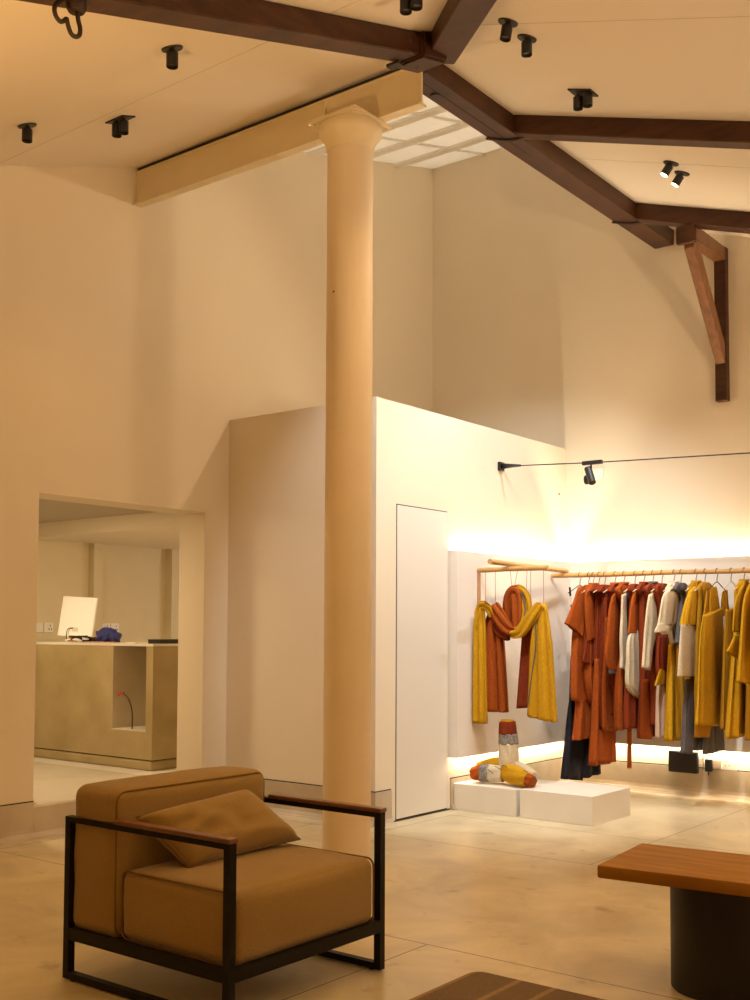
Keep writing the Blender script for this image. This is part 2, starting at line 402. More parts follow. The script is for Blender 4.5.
# flush white door in the partition side
b = new()
bx(b, XC - .02, XC + .002, 6.038, 6.660, .010, 2.170); struct('trim_9', b, GROOVE)
b = new(); bx(b, XC - .02, XC + .006, 6.044, 6.654, .018, 2.163, bev=.002); dr = struct('door_1', b, mat('white_door_paint', (.74, .69, .61), .5))
b = new(); bx(b, XC - .02, XC + .001, 6.0, 6.70, .0, .010); struct('trim_10', b, mat('door_threshold_shadow_gap', (.06, .045, .03), .9))

# ------------------------------------------------------------------ the next room, behind the doorway
b = new(); bx(b, -9.6, XA2, 2.0, 9.6, .1, .2); struct('floor_back_room', b, mat('back_room_floor', (.80, .75, .66), .35, color2=(.72, .66, .56), scale=4))
b = new(); bx(b, -9.6, XA, 4.151 + .056, 5.574 - .056, .195, .2005); struct('trim_11', b, mat('sill_cement', (.62, .55, .44), .4, var=.1))
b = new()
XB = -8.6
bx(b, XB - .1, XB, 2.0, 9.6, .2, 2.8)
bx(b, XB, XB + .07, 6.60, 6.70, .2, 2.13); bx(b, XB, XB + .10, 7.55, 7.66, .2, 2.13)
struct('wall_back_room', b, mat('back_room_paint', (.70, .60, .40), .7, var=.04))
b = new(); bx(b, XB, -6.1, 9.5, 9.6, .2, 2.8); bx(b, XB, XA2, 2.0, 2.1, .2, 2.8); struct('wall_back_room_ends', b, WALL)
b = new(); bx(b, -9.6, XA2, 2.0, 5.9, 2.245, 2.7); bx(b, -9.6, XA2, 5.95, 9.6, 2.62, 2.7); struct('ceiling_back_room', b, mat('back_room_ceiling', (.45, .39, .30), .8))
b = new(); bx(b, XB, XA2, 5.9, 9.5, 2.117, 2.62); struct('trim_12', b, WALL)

# ------------------------------------------------------------------ structural columns and beams
CX, CY = -3.958, 4.832
t = thing('column', 'round cream painted pillar with a collar under the steel beam, in front of the partition corner', 'column', (CX, CY, 0))
b = new(); lathe(b, [(.1365, 0), (.1355, .4), (.134, 1.5), (.132, 4.12)], (CX, CY, 0), 64); build('shaft', b, PILLAR, t, smooth=60)
b = new(); lathe(b, [(.132, 4.06), (.140, 4.07), (.143, 4.10), (.150, 4.115), (.158, 4.13), (.176, 4.15), (.184, 4.165), (.184, 4.195), (.172, 4.212)], (CX, CY, 0), 64); build('collar', b, STEEL, t, smooth=40)
b = new(); bx(b, CX - .173, CX + .173, CY - .173, CY + .173, 4.213, 4.235, bev=.002); build('cap_plate', b, STEEL, t)
for q in range(4):
    b = new(); x_ = CX + (.148 if q % 2 else -.148); y_ = CY + (.148 if q > 1 else -.148)
    cyl(b, (x_, y_, 4.203), (x_, y_, 4.214), .011, seg=6); build('bolt', b, STEEL, t)
b = new(); cyl(b, (-3.965, 4.702, 3.215), (-3.965, 4.6975, 3.215), .006, seg=10); build('screw_hole', b, GROOVE, t)

b = new(); x0, x1 = XA, -3.495
bx(b, x0, x1, 4.872, 4.940, 4.236, 4.250); bx(b, x0, x1, 4.892, 4.904, 4.250, 4.466); bx(b, x0, x1, 4.884, 4.935, 4.466, 4.476)
bx(b, -4.20, -4.19, 4.875, 4.893, 4.25, 4.466)
tag(build('steel_beam', b, STEEL), 'cream painted steel beam running from the doorway wall onto the pillar', 'beam')

b = new(); bx(b, XA, -3.50, 4.900, 4.948, 4.4765, 4.505); tag(build('gap_shade_strip', b, GROOVE), 'thin dark strip drawn as the shaded gap between the cream steel beam and the ceiling boards', 'strip')  # dark fill painted as the shade in the gap above the beam

def sloped_beam_x(name, y0, w, h, x0, x1, label):     # rafter in the right slope
    bb = new(); prism(bb, [(x0, y0, PR(x0) - h), (x0, y0, PR(x0) + .0), (x1, y0, PR(x1) + .0), (x1, y0, PR(x1) - h)], (0, w, 0))
    bmesh.ops.bevel(bb, geom=bb.edges[:], offset=.006, segments=1, affect='EDGES')
    return tag(build(name, bb, WOOD), label, 'beam')
b = new()
prism(b, [(-3.372, .2, PL(.2) - .12), (-3.23, .2, PL(.2) - .12), (-3.23, .2, PL(.2)), (-3.372, .2, PL(.2))], (0, 4.44, .32 * 4.44))
bmesh.ops.bevel(b, geom=b.edges[:], offset=.006, segments=1, affect='EDGES')
t = thing('timber_rafter', 'dark timber rafter along the left ceiling slope, ending above the pillar', 'beam', (-3.3, 2.4, PL(2.4)))
build('timber', b, WOOD, t)
b = new()   # joint block at its end
prism(b, [(-3.40, 4.50, PL(4.50) - .142), (-3.20, 4.50, PL(4.50) - .142), (-3.20, 4.50, PL(4.5) - .0), (-3.40, 4.50, PL(4.5) - .0)], (0, .22, .058))
bmesh.ops.bevel(b, geom=b.edges[:], offset=.014, segments=2, affect='EDGES')
build('joint_block', b, WOOD, t, smooth=40)
b = new(); cyl(b, (-3.32, 4.60, PL(4.6) - .150), (-3.32, 4.60, PL(4.6) - .13), .02, seg=12); build('bolt', b, DARKIRON, t)
b = new(); bx(b, -3.40, -3.32, 4.44, 4.49, PL(4.42) - .135, PL(4.42) - .118, bev=.004); build('fixing_plate', b, DARKIRON, t)

b = new(); bx(b, -3.686, -3.52, 4.97, YD, 4.460, PR(-3.52) + .005, bev=.006)
t = thing('timber_wall_plate', 'long dark level timber beam running along the skylight edge to the rack wall', 'beam', (-3.6, 6.7, 4.46)); build('timber', b, WOOD, t)
b = new(); bx(b, -3.607, -3.6, 5.0, 6.3, 4.4585, 4.462); build('split_line', b, GROOVE, t)
b = new(); cyl(b, (-3.63, 5.22, 4.450), (-3.63, 5.22, 4.462), .028, seg=8); build('bolt', b, DARKIRON, t)
sloped_beam_x('timber_rafter', 5.93, .12, .122, -3.52, XR, 'upper of the two dark timber rafters crossing the right ceiling slope')
sloped_beam_x('timber_rafter', 7.75, .13, .130, -3.52, XR, 'lower dark timber rafter on the right slope, carried by the wall bracket')
for (yy, lab) in ((5.88, 'dark iron strap where the upper right rafter meets the level beam'), (7.70, 'dark iron strap where the bracketed rafter meets the level beam')):
    b = new(); tube(b, [(-3.690, yy, 4.453), (-3.62, yy + .085, 4.451), (-3.54, yy + .13, 4.452), (-3.42, yy + .115, 4.453)], .009, 8, sm=4)
    tag(build('iron_strap', b, DARKIRON), lab, 'strap')
# hip rafter under the meeting line
b = new()
hy = 1.2; hp1 = Vector((hipx(hy), hy, 0)); hp0 = Vector((hipx(4.80), 4.80, 0)); hp0.x -= .09; hp1.x -= .09
d = (hp1 - hp0).normalized(); nr = Vector((-d.y, d.x, 0)) * .085
def zh(p): return PL(p.y)
z0_, z1_ = zh(hp0) - .001, zh(hp1) - .001
prism(b, [hp0 + nr + Vector((0, 0, z0_ - .115)), hp0 - nr + Vector((0, 0, z0_ - .115)), hp0 - nr + Vector((0, 0, z0_ - .0)), hp0 + nr + Vector((0, 0, z0_ - .0))], (hp1 - hp0) + Vector((0, 0, z1_ - z0_)))
bmesh.ops.bevel(b, geom=b.edges[:], offset=.006, segments=1, affect='EDGES')
tag(build('timber_hip_rafter', b, WOOD), 'dark timber hip rafter running up and out of the top of the picture', 'beam')
# bracket on the rack wall
t = thing('timber_bracket', 'brown timber knee bracket on the rack wall carrying the lower rafter', 'bracket', (-3.12, YD, 3.11))
b = new(); bx(b, -3.165, -3.072, YD - .07, YD, 3.11, 4.335, bev=.006); build('wall_post', b, WOOD, t)
for z in (3.20, 3.42, 3.95):
    b = new(); cyl(b, (-3.12, YD - .07, z), (-3.12, YD - .078, z), .010, seg=8); build('bolt', b, DARKIRON, t)
b = new(); bx(b, -3.165, -3.072, 7.77, YD - .07, 4.225, 4.33, bev=.006); build('arm', b, WOODL, t)
b = new(); prism(b, [(-3.158, YD - .072, 3.40), (-3.158, YD - .072, 3.56), (-3.158, 7.89, 4.224), (-3.158, 7.80, 4.224), (-3.158, 7.80, 4.16)], (.078, 0, 0)); bmesh.ops.bevel(b, geom=b.edges[:], offset=.005, segments=1, affect='EDGES'); build('strut', b, WOODL, t)
b = new(); bx(b, -3.20, -3.05, 7.74, 7.79, 4.18, 4.318, bev=.018); build('end_block', b, WOOD, t, smooth=40)

# hook hanging from the left rafter
t = thing('iron_hook', 'dark iron double hook hanging from the left rafter at the top left corner', 'hook', (-3.3, 2.41, 3.6))
b = new(); lathe(b, [(.03, -.06), (.038, -.045), (.04, .0), (.03, .02), (.018, .05), (.018, .085)], (-3.3, 2.43, 3.632), 20); build('swivel', b, DARKIRON, t, smooth=40)
b = new(); tube(b, [(-3.3, 2.42, 3.63), (-3.3, 2.375, 3.60), (-3.3, 2.338, 3.552), (-3.3, 2.34, 3.52), (-3.3, 2.362, 3.505), (-3.3, 2.385, 3.523), (-3.3, 2.388, 3.53)], .0085, 10, sm=5); build('side_hook', b, DARKIRON, t, smooth=True)
b = new(); tube(b, [(-3.3, 2.434, 3.595), (-3.3, 2.438, 3.55), (-3.3, 2.448, 3.52), (-3.3, 2.446, 3.492), (-3.3, 2.43, 3.478), (-3.3, 2.41, 3.480), (-3.3, 2.396, 3.503), (-3.3, 2.388, 3.53)], .0085, 10, sm=5); build('main_hook', b, DARKIRON, t, smooth=True)

# ------------------------------------------------------------------ ceiling spotlights
def spot_fixture(x, y, z, label, nrm, double=False, lit=False, aim=(0, 0, -1), power=0, target=None, angle=110, color=WARM, ang=.7, ln=.066, rad=.028, radius=.03):
    t = thing('ceiling_spotlight', label, 'spotlight', (x, y, z), 'black spotlights on the sloping ceiling')
    nrm = Vector(nrm).normalized(); P = Vector((x, y, z)); A = Vector(aim).normalized()
    b = new()
    if double:
        u = Vector((1, 0, 0)); u = (u - nrm * u.dot(nrm)).normalized(); v = nrm.cross(u)
        prism(b, [P + u * sx * .075 + v * sy * .05 for sx, sy in ((-1, -1), (1, -1), (1, 1), (-1, 1))], -nrm * .008)
        build('square_plate', b, BLACK, t); offs = (-.030, .030)
    else:
        cyl(b, P, P - nrm * .007, .052, .050, 28); build('round_plate', b, BLACK, t, smooth=40); offs = (0,)
    for q in offs:
        c0 = P + Vector((q, 0, 0)) - nrm * .006
        b = new(); cyl(b, c0, c0 + A * .03, .012, seg=12); cyl(b, c0 + A * .018, c0 + A * (.018 + ln), rad, rad, 28, cap=False)
        cyl(b, c0 + A * .018, c0 + A * .021, rad, rad, 28); cyl(b, c0 + A * (.018 + ln - .002), c0 + A * (.018 + ln), rad, rad * .9, 28, cap=False)
        can = build('lamp_body', b, BLACK, t, smooth=40)
        b = new(); cyl(b, c0 + A * (.018 + ln - .014), c0 + A * (.018 + ln - (.001 if lit else .012)), rad * .93, seg=24); sub('lens', b, LENS if lit else LENSD, can, t)
    if power:
        lamp('SPOT', tuple(P + A * (.018 + ln + .012)), power, color, target=target or tuple(P + A * 4), angle=angle, blend=ang, radius=radius)
    return t
nl = (0, .32, -1); nr_ = (-.316, 0, -1)
def fl(x, y, s): return (x, y, PL(y, x) if s == 'L' else PR(x))
LIT = lambda: None
spot_fixture(*fl(-3.861, 3.386, 'L'), 'single black spotlight on the left slope nearest the rafter', (0, -.32, 1), power=34, color=AMBER, target=(-3.9, 3.2, 0), angle=100)
spot_fixture(*fl(-5.122, 3.464, 'L'), 'single black spotlight furthest left, close to the doorway wall', (0, -.32, 1), power=9, color=AMBER, target=(-5.2, 3.5, 0), angle=100)
spot_fixture(*fl(-4.915, 3.931, 'L'), 'twin black spotlight on a square plate on the left ceiling slope', (0, -.32, 1), double=True, power=13, color=AMBER, target=(-5.3, 4.5, 0), angle=100)
spot_fixture(*fl(-2.877, 3.943, 'L'), 'twin black spotlight cut by the top edge above the beam joint', (0, -.32, 1), double=True, power=30, color=AMBER, target=(-3.0, 4.2, 0), angle=100)
spot_fixture(*fl(-2.781, 4.638, 'R'), 'upper left of the two single black spotlights right of the hip rafter', (.316, 0, 1), power=45, color=WARM, target=(-3.4, 5.2, 0), aim=(-.12, -.1, -1), angle=110)
spot_fixture(*fl(-2.781, 4.826, 'R'), 'lower right of the two single black spotlights right of the hip rafter', (.316, 0, 1), power=330, color=(.90, 1, 1.08), target=(-4.52, 7.25, 1.6), angle=64, ang=.45)
spot_fixture(*fl(-2.831, 5.544, 'R'), 'twin black spotlight on a square plate just above the upper right rafter', (.316, 0, 1), double=True, power=230, color=(1, .93, .80), target=(-3.3, 7.9, .6), angle=72)
spot_fixture(*fl(-2.81, 6.74, 'R'), 'left of the two lit black spotlights between the right rafters', (.316, 0, 1), lit=True, aim=(-.55, -.28, -1), power=85, color=(1, .76, .50), target=(-5.9, 4.9, 2.6), angle=84, radius=.012)
spot_fixture(*fl(-2.817, 6.939, 'R'), 'right of the two lit black spotlights between the right rafters', (.316, 0, 1), lit=True, aim=(-.62, -.22, -1), power=160, color=(.90, 1, 1.08), target=(-4.5, 7.2, 1.3), angle=78, radius=.012)
# unseen spotlights of the same make, added for general fill light
for x, y, lab in ((-2.0, 2.2, 'added fill spotlight on the left slope above the armchair, out of view'), (-.6, 1.2, 'added fill spotlight above the rug, out of view')):
    spot_fixture(*fl(x, y, 'L'), lab, (0, -.32, 1), power=26, color=AMBER, angle=130)
for x, y, lab in ((-.6, 4.6, 'added fill spotlight above the bench, out of view'), (-.9, 6.6, 'added fill spotlight right of the clothes rail, out of view'), (1.2, 6.2, 'added fill spotlight at the far right, out of view')):
    spot_fixture(*fl(x, y, 'R'), lab, (.316, 0, 1), power=45, color=WARM, angle=120)

# wire track with its spotlight
t = thing('cable_track', 'thin black cable strung from the partition wall across the rack wall', 'cable', (XC, 7.4, 2.59))
b = new(); tube(b, [(XC + .02, 7.4, 2.592), (-3.7, 7.4, 2.549), (-2.5, 7.4, 2.508), (XR, 7.4, 2.40)], .0045, 8); build('cable', b, BLACK, t, smooth=True)
b = new(); bx(b, XC, XC + .022, 7.365, 7.435, 2.555, 2.625, bev=.004); build('wall_anchor', b, BLACK, t)
b = new(); tube(b, [(XC + .02, 7.4, 2.592), (XC + .10, 7.4, 2.588), (XC + .19, 7.4, 2.583)], lambda s: .024 - .015 * s, 16); build('tensioner', b, BLACK, t, smooth=True)
t = thing('cable_spotlight', 'small black spotlight clipped to the cable above the clothes rail', 'spotlight', (-3.723, 7.4, 2.55))
b = new(); bx(b, -3.80, -3.64, 7.385, 7.415, 2.535, 2.565, bev=.004); build('clip', b, BLACK, t)
b = new(); cyl(b, (-3.73, 7.4, 2.537), (-3.73, 7.4, 2.50), .007, seg=10); build('stem', b, BLACK, t)
b = new(); cyl(b, (-3.762, 7.41, 2.512), (-3.705, 7.37, 2.395), .028, .028, 24); body = build('lamp_head', b, BLACK, t, smooth=40)
b = new(); cyl(b, (-3.706, 7.371, 2.397), (-3.704, 7.369, 2.393), .024, seg=20); sub('lens', b, LENSD, body, t)
b = new(); cyl(b, (-3.79, 7.43, 2.43), (-3.76, 7.43, 2.43), .036, seg=20); build('driver', b, BLACK, t, smooth=40)
lamp('SPOT', (-3.695, 7.355, 2.38), 30, (1, .76, .48), target=(-4.3, 8.0, 1.0), angle=110, blend=.5, radius=.012)
b = new(); bx(b, -4.245, -4.165, YD - .03, YD, 2.585, 2.675, bev=.005); tag(build('wall_sensor', b, WHITE), 'small white box on the rack wall behind the cable spotlight', 'sensor')
b = new(); cyl(b, (XC + .001, 8.36, 2.47), (XC + .009, 8.36, 2.47), .010, seg=10); tag(build('wall_screw', b, mat('brass_screw', (.4, .25, .1), .4, metal=.8)), 'tiny screw on the partition wall near the rack wall corner', 'screw')

# ------------------------------------------------------------------ back-lit display panels
def display(name, label, boxes, strips, loc):
    t = thing(name, label, 'wall panel', loc)
    b = new()
    for q in boxes: bx(b, *q)
    build('board', b, PANELM, t)
    for (q, m_) in strips:
        b = new(); bx(b, *q); build('light_strip', b, m_, t)
    return t
YP = 6.675; PX = XC + .08; PY = YD - .08
display('backlit_wall_display', 'white back-lit display panel on the partition wall behind the hanging scarf',
        [(PX - .02, PX, YP, PY, .378, 1.884), (XC + .002, PX - .02, YP, YP + .02, .378, 1.884), (XC + .002, PX - .02, YP + .02, PY, 1.0, 1.2)],
        [((XC + .030, XC + .042, YP + .06, YD - .10, 1.840, 1.846), LEDM_T), ((XC + .046, XC + .058, YP + .06, YD - .10, .412, .418), LEDM_B)], (PX, 7.5, .378))
display('backlit_wall_display', 'long white back-lit display panel on the rack wall behind the clothes', 
        [(PX, 2.3, PY, PY + .02, .378, 1.884), (PX, 2.3, PY + .02, YD - .002, 1.0, 1.2)],
        [((XC + .10, 2.3, YD - .042, YD - .030, 1.840, 1.846), LEDM_T), ((XC + .10, 2.3, YD - .058, YD - .046, .412, .418), LEDM_B)], (-1, PY, .378))

# ------------------------------------------------------------------ podiums
b = new(); bx(b, -4.505, -3.985, 6.73, 7.31, 0, .188, bev=.003); tag(build('display_podium', b, PODM), 'low white podium against the partition, carrying the wrapped textile object', 'podium')
b = new(); bx(b, -3.955, -3.395, 6.73, 7.31, 0, .196, bev=.003); tag(build('display_podium', b, PODM), 'low white podium standing empty in front of the rust clothes', 'podium')

# ------------------------------------------------------------------ clothes rail poles
b = new(); tube(b, [(PX + .001, 6.954, 1.748), (-4.2, 6.954, 1.752), (-3.85, 6.954, 1.75)], .0185, 14)
tag(build('bamboo_pole', b, BAMBOO, smooth=40), 'short front wooden pole that the draped scarf hangs from', 'pole')
b = new(); tube(b, [(PX + .02, 7.12, 1.812), (-4.22, 7.45, 1.800), (-4.15, 8.0, 1.788), (-4.12, 8.2, 1.785)], .020, 14, sm=3)
b.free(); b = new(); tube(b, [(-4.146, 6.65, 1.789), (-4.225, 7.38, 1.790), (-4.31, 8.10, 1.790)], .0195, 14)
tag(build('bamboo_pole', b, BAMBOO, smooth=40), 'wooden pole lying across the short front pole and the long clothes rail', 'pole')
RZ = 1.748; RY = 8.05
b = new(); pts = [(-4.418, RY, RZ + .006), (-3.9, RY, RZ + .002), (-3.3, RY, RZ + .004), (-2.9, RY, RZ - .001), (-2.0, RY, RZ), (-.4, RY, RZ)]
tube(b, pts, lambda s: .0195 - .003 * s, 14, sm=4)
tag(build('clothes_rail_pole', b, BAMBOO, smooth=40), 'long wooden clothes rail pole carrying the row of hangers', 'rail')
b = new(); bx(b, PX, PX + .016, 6.94, 6.968, 1.05, 1.728, bev=.002)
tag(build('wooden_batten', b, mat('pinkish_batten_wood', (.50, .30, .17), .6)), 'thin upright wooden batten on the panel below the short pole', 'batten')
for x_ in (-3.2, -.6):
    b = new(); tube(b, [(x_, PY, RZ + .03), (x_, 8.12, RZ + .03), (x_, RY, RZ - .022)], .004, 8)

# ------------------------------------------------------------------ cloth lofting
def loft(bm, rings, nseg=40, cap=True, mi=0):
    """rings: (centre, u, v, a, b, amp, nfold, phase, tilt) closed cross sections"""
    R = []
    for c, u, v, a, bb, amp, nf, ph, tilt in rings:
        ring = []
        for k in range(nseg):
            t = 2 * PI * k / nseg
            cu, cv = math.cos(t), math.sin(t)
            cu = math.copysign(abs(cu) ** .8, cu); cv = math.copysign(abs(cv) ** .8, cv)
            w = amp * (math.sin(nf * t + ph) + .45 * math.sin((nf * 2 + 1) * t + 1.7 * ph + 1))
            p = Vector(c) + Vector(u) * (a * cu + w * .35 * math.cos(t)) + Vector(v) * (bb * cv + w)
            p.z += tilt * a * cu
            ring.append(bm.verts.new(p))
        R.append(ring)
    for A, B in zip(R, R[1:]):
        for k in range(nseg):
            f = bm.faces.new((A[k], A[(k + 1) % nseg], B[(k + 1) % nseg], B[k])); f.material_index = mi
    if cap:
        bm.faces.new(R[0]).material_index = mi
        c = Vector((0, 0, 0))
        for v_ in R[-1]: c += v_.co
        c /= nseg; c.z += .03
        cv = bm.verts.new(c)
        for k in range(nseg): bm.faces.new((R[-1][k], R[-1][(k + 1) % nseg], cv)).material_index = mi
UY = Vector((0, 1, 0)); VX = Vector((1, 0, 0))
def interp(keys, z):
    """keys: list of (z, values...) sorted by descending z"""
    if z >= keys[0][0]: return keys[0][1:]
    for a, b_ in zip(keys, keys[1:]):
        if z >= b_[0]:
            t = (a[0] - z) / (a[0] - b_[0]); t = t * t * (3 - 2 * t) if len(a) > 9 else t
            return tuple(p + (q - p) * t for p, q in zip(a[1:], b_[1:]))
    return keys[-1][1:]
def cloth(bm, keys, z1, ph=0, x=0, y=0, nf=7, mi=0, z0=None):
    """keys: (z, dy, half_width, half_thick, fold_amp[, tilt, dx])"""
    z0 = keys[0][0] if z0 is None else z0; n_ = max(3, int((z0 - z1) / .03)); rings = []
    for i in range(n_ + 1):
        z = z0 + (z1 - z0) * i / n_; k = list(interp(keys, z)) + [0, 0]
        tilt, dx = (k[4], k[5]) if len(k) > 6 else (0, 0)
        rings.append(((x + dx, y + k[0], z), UY, VX, k[1], k[2], k[3], nf, ph + 1.2 * (z0 - z), tilt if i == n_ else tilt * i / n_))
    loft(bm, rings, 44, True, mi)

HG = 'wire hangers on the clothes rail'; GG = 'clothes on the long rail'
def hanger(x, i, where):
    t = thing('hanger', 'black-hooked clothes hanger ' + where, 'hanger', (x, RY, RZ), HG)
    b = new(); a = [(x, RY - .022, RZ - .006)] + [(x, RY + .024 * math.sin(s), RZ + .024 * math.cos(s)) for s in (-1.2, -.6, 0, .6, 1.2, 1.8)] + [(x, RY + .012, RZ - .03), (x, RY, RZ - .05), (x, RY, RZ - .082)]
    tube(b, a, .0028, 8, sm=2); build('hook', b, WIREM, t, smooth=True)
    b = new(); tube(b, [(x, RY - .205, RZ - .148), (x, RY - .1, RZ - .112), (x, RY, RZ - .078), (x, RY + .1, RZ - .112), (x, RY + .205, RZ - .148)], .0035, 8, sm=3)
    build('shoulder_wire', b, WIREM if i % 3 == 0 else HANGW, t, smooth=True)
    return t
SH = RZ - .10
def piece(parent, root, name, m_, x, rows, th, amp, nf, ph, mirror=False):
    """hanging cloth: rows are front edge (y, z) and back edge (y, z) from the top down"""
    Y = (lambda y: 2 * RY - y) if mirror else (lambda y: y)
    P = smooth_path([(0, Y(a), b_) for a, b_, c, d in rows], 6); Q = smooth_path([(0, Y(c), d) for a, b_, c, d in rows], 6)
    n_ = len(P); rings = []
    for i, (p, q) in enumerate(zip(P, Q)):
        s_ = i / (n_ - 1); c = (p + q) / 2; u = q - p; a = u.length / 2; u = u.normalized(); c.x = x
        am = amp * (.15 + .85 * s_); t_ = th * (.6 + .4 * min(1, s_ * 3))
        rings.append((c, u, VX, a, t_, am, nf, ph + .9 * s_, 0))
    b = new(); loft(b, rings, 64)
    if parent is root: return build(name, b, m_, root, smooth=True)
    return sub(name, b, m_, parent, root, smooth=True)
HX = [-4.163, -4.085, -4.045, -3.994, -3.942, -3.855, -3.778, -3.685, -3.61, -3.536, -3.462, -3.365, -3.309, -3.191, -3.121, -3.029, -2.923, -2.826]
WH = ['leftmost, carrying the black overalls', 'holding the rust short sleeve dress next to the black overalls', 'holding the rust top with long drooping wide sleeves',
      'holding the longest rust flared dress', 'holding the plain rust sleeveless dress', 'holding the rust dress with grey cuffs', 'holding the dress with grey yoke and narrow cream sleeves',
      'holding the rust shirt with gathered cream sleeves', 'holding the brick red skirt dress beside the cream gathered sleeve', 'holding the grey yoked shirt with loose cream sleeves',
      'holding the brick and pale pink dress with mustard cuffs', 'holding the cream short sleeve blouse over mustard skirt', 'holding the dark mustard dress behind the cream blouse',
      'holding the mustard and cream blouse over grey trousers', 'holding the narrow dark mustard dress', 'holding the broad mustard sleeveless dress',
      'with bare shoulders above the low mustard strap dress', 'rightmost in view, holding the mustard shirt dress']
for i, (x_, w_) in enumerate(zip(HX, WH)): hanger(x_, i, w_)

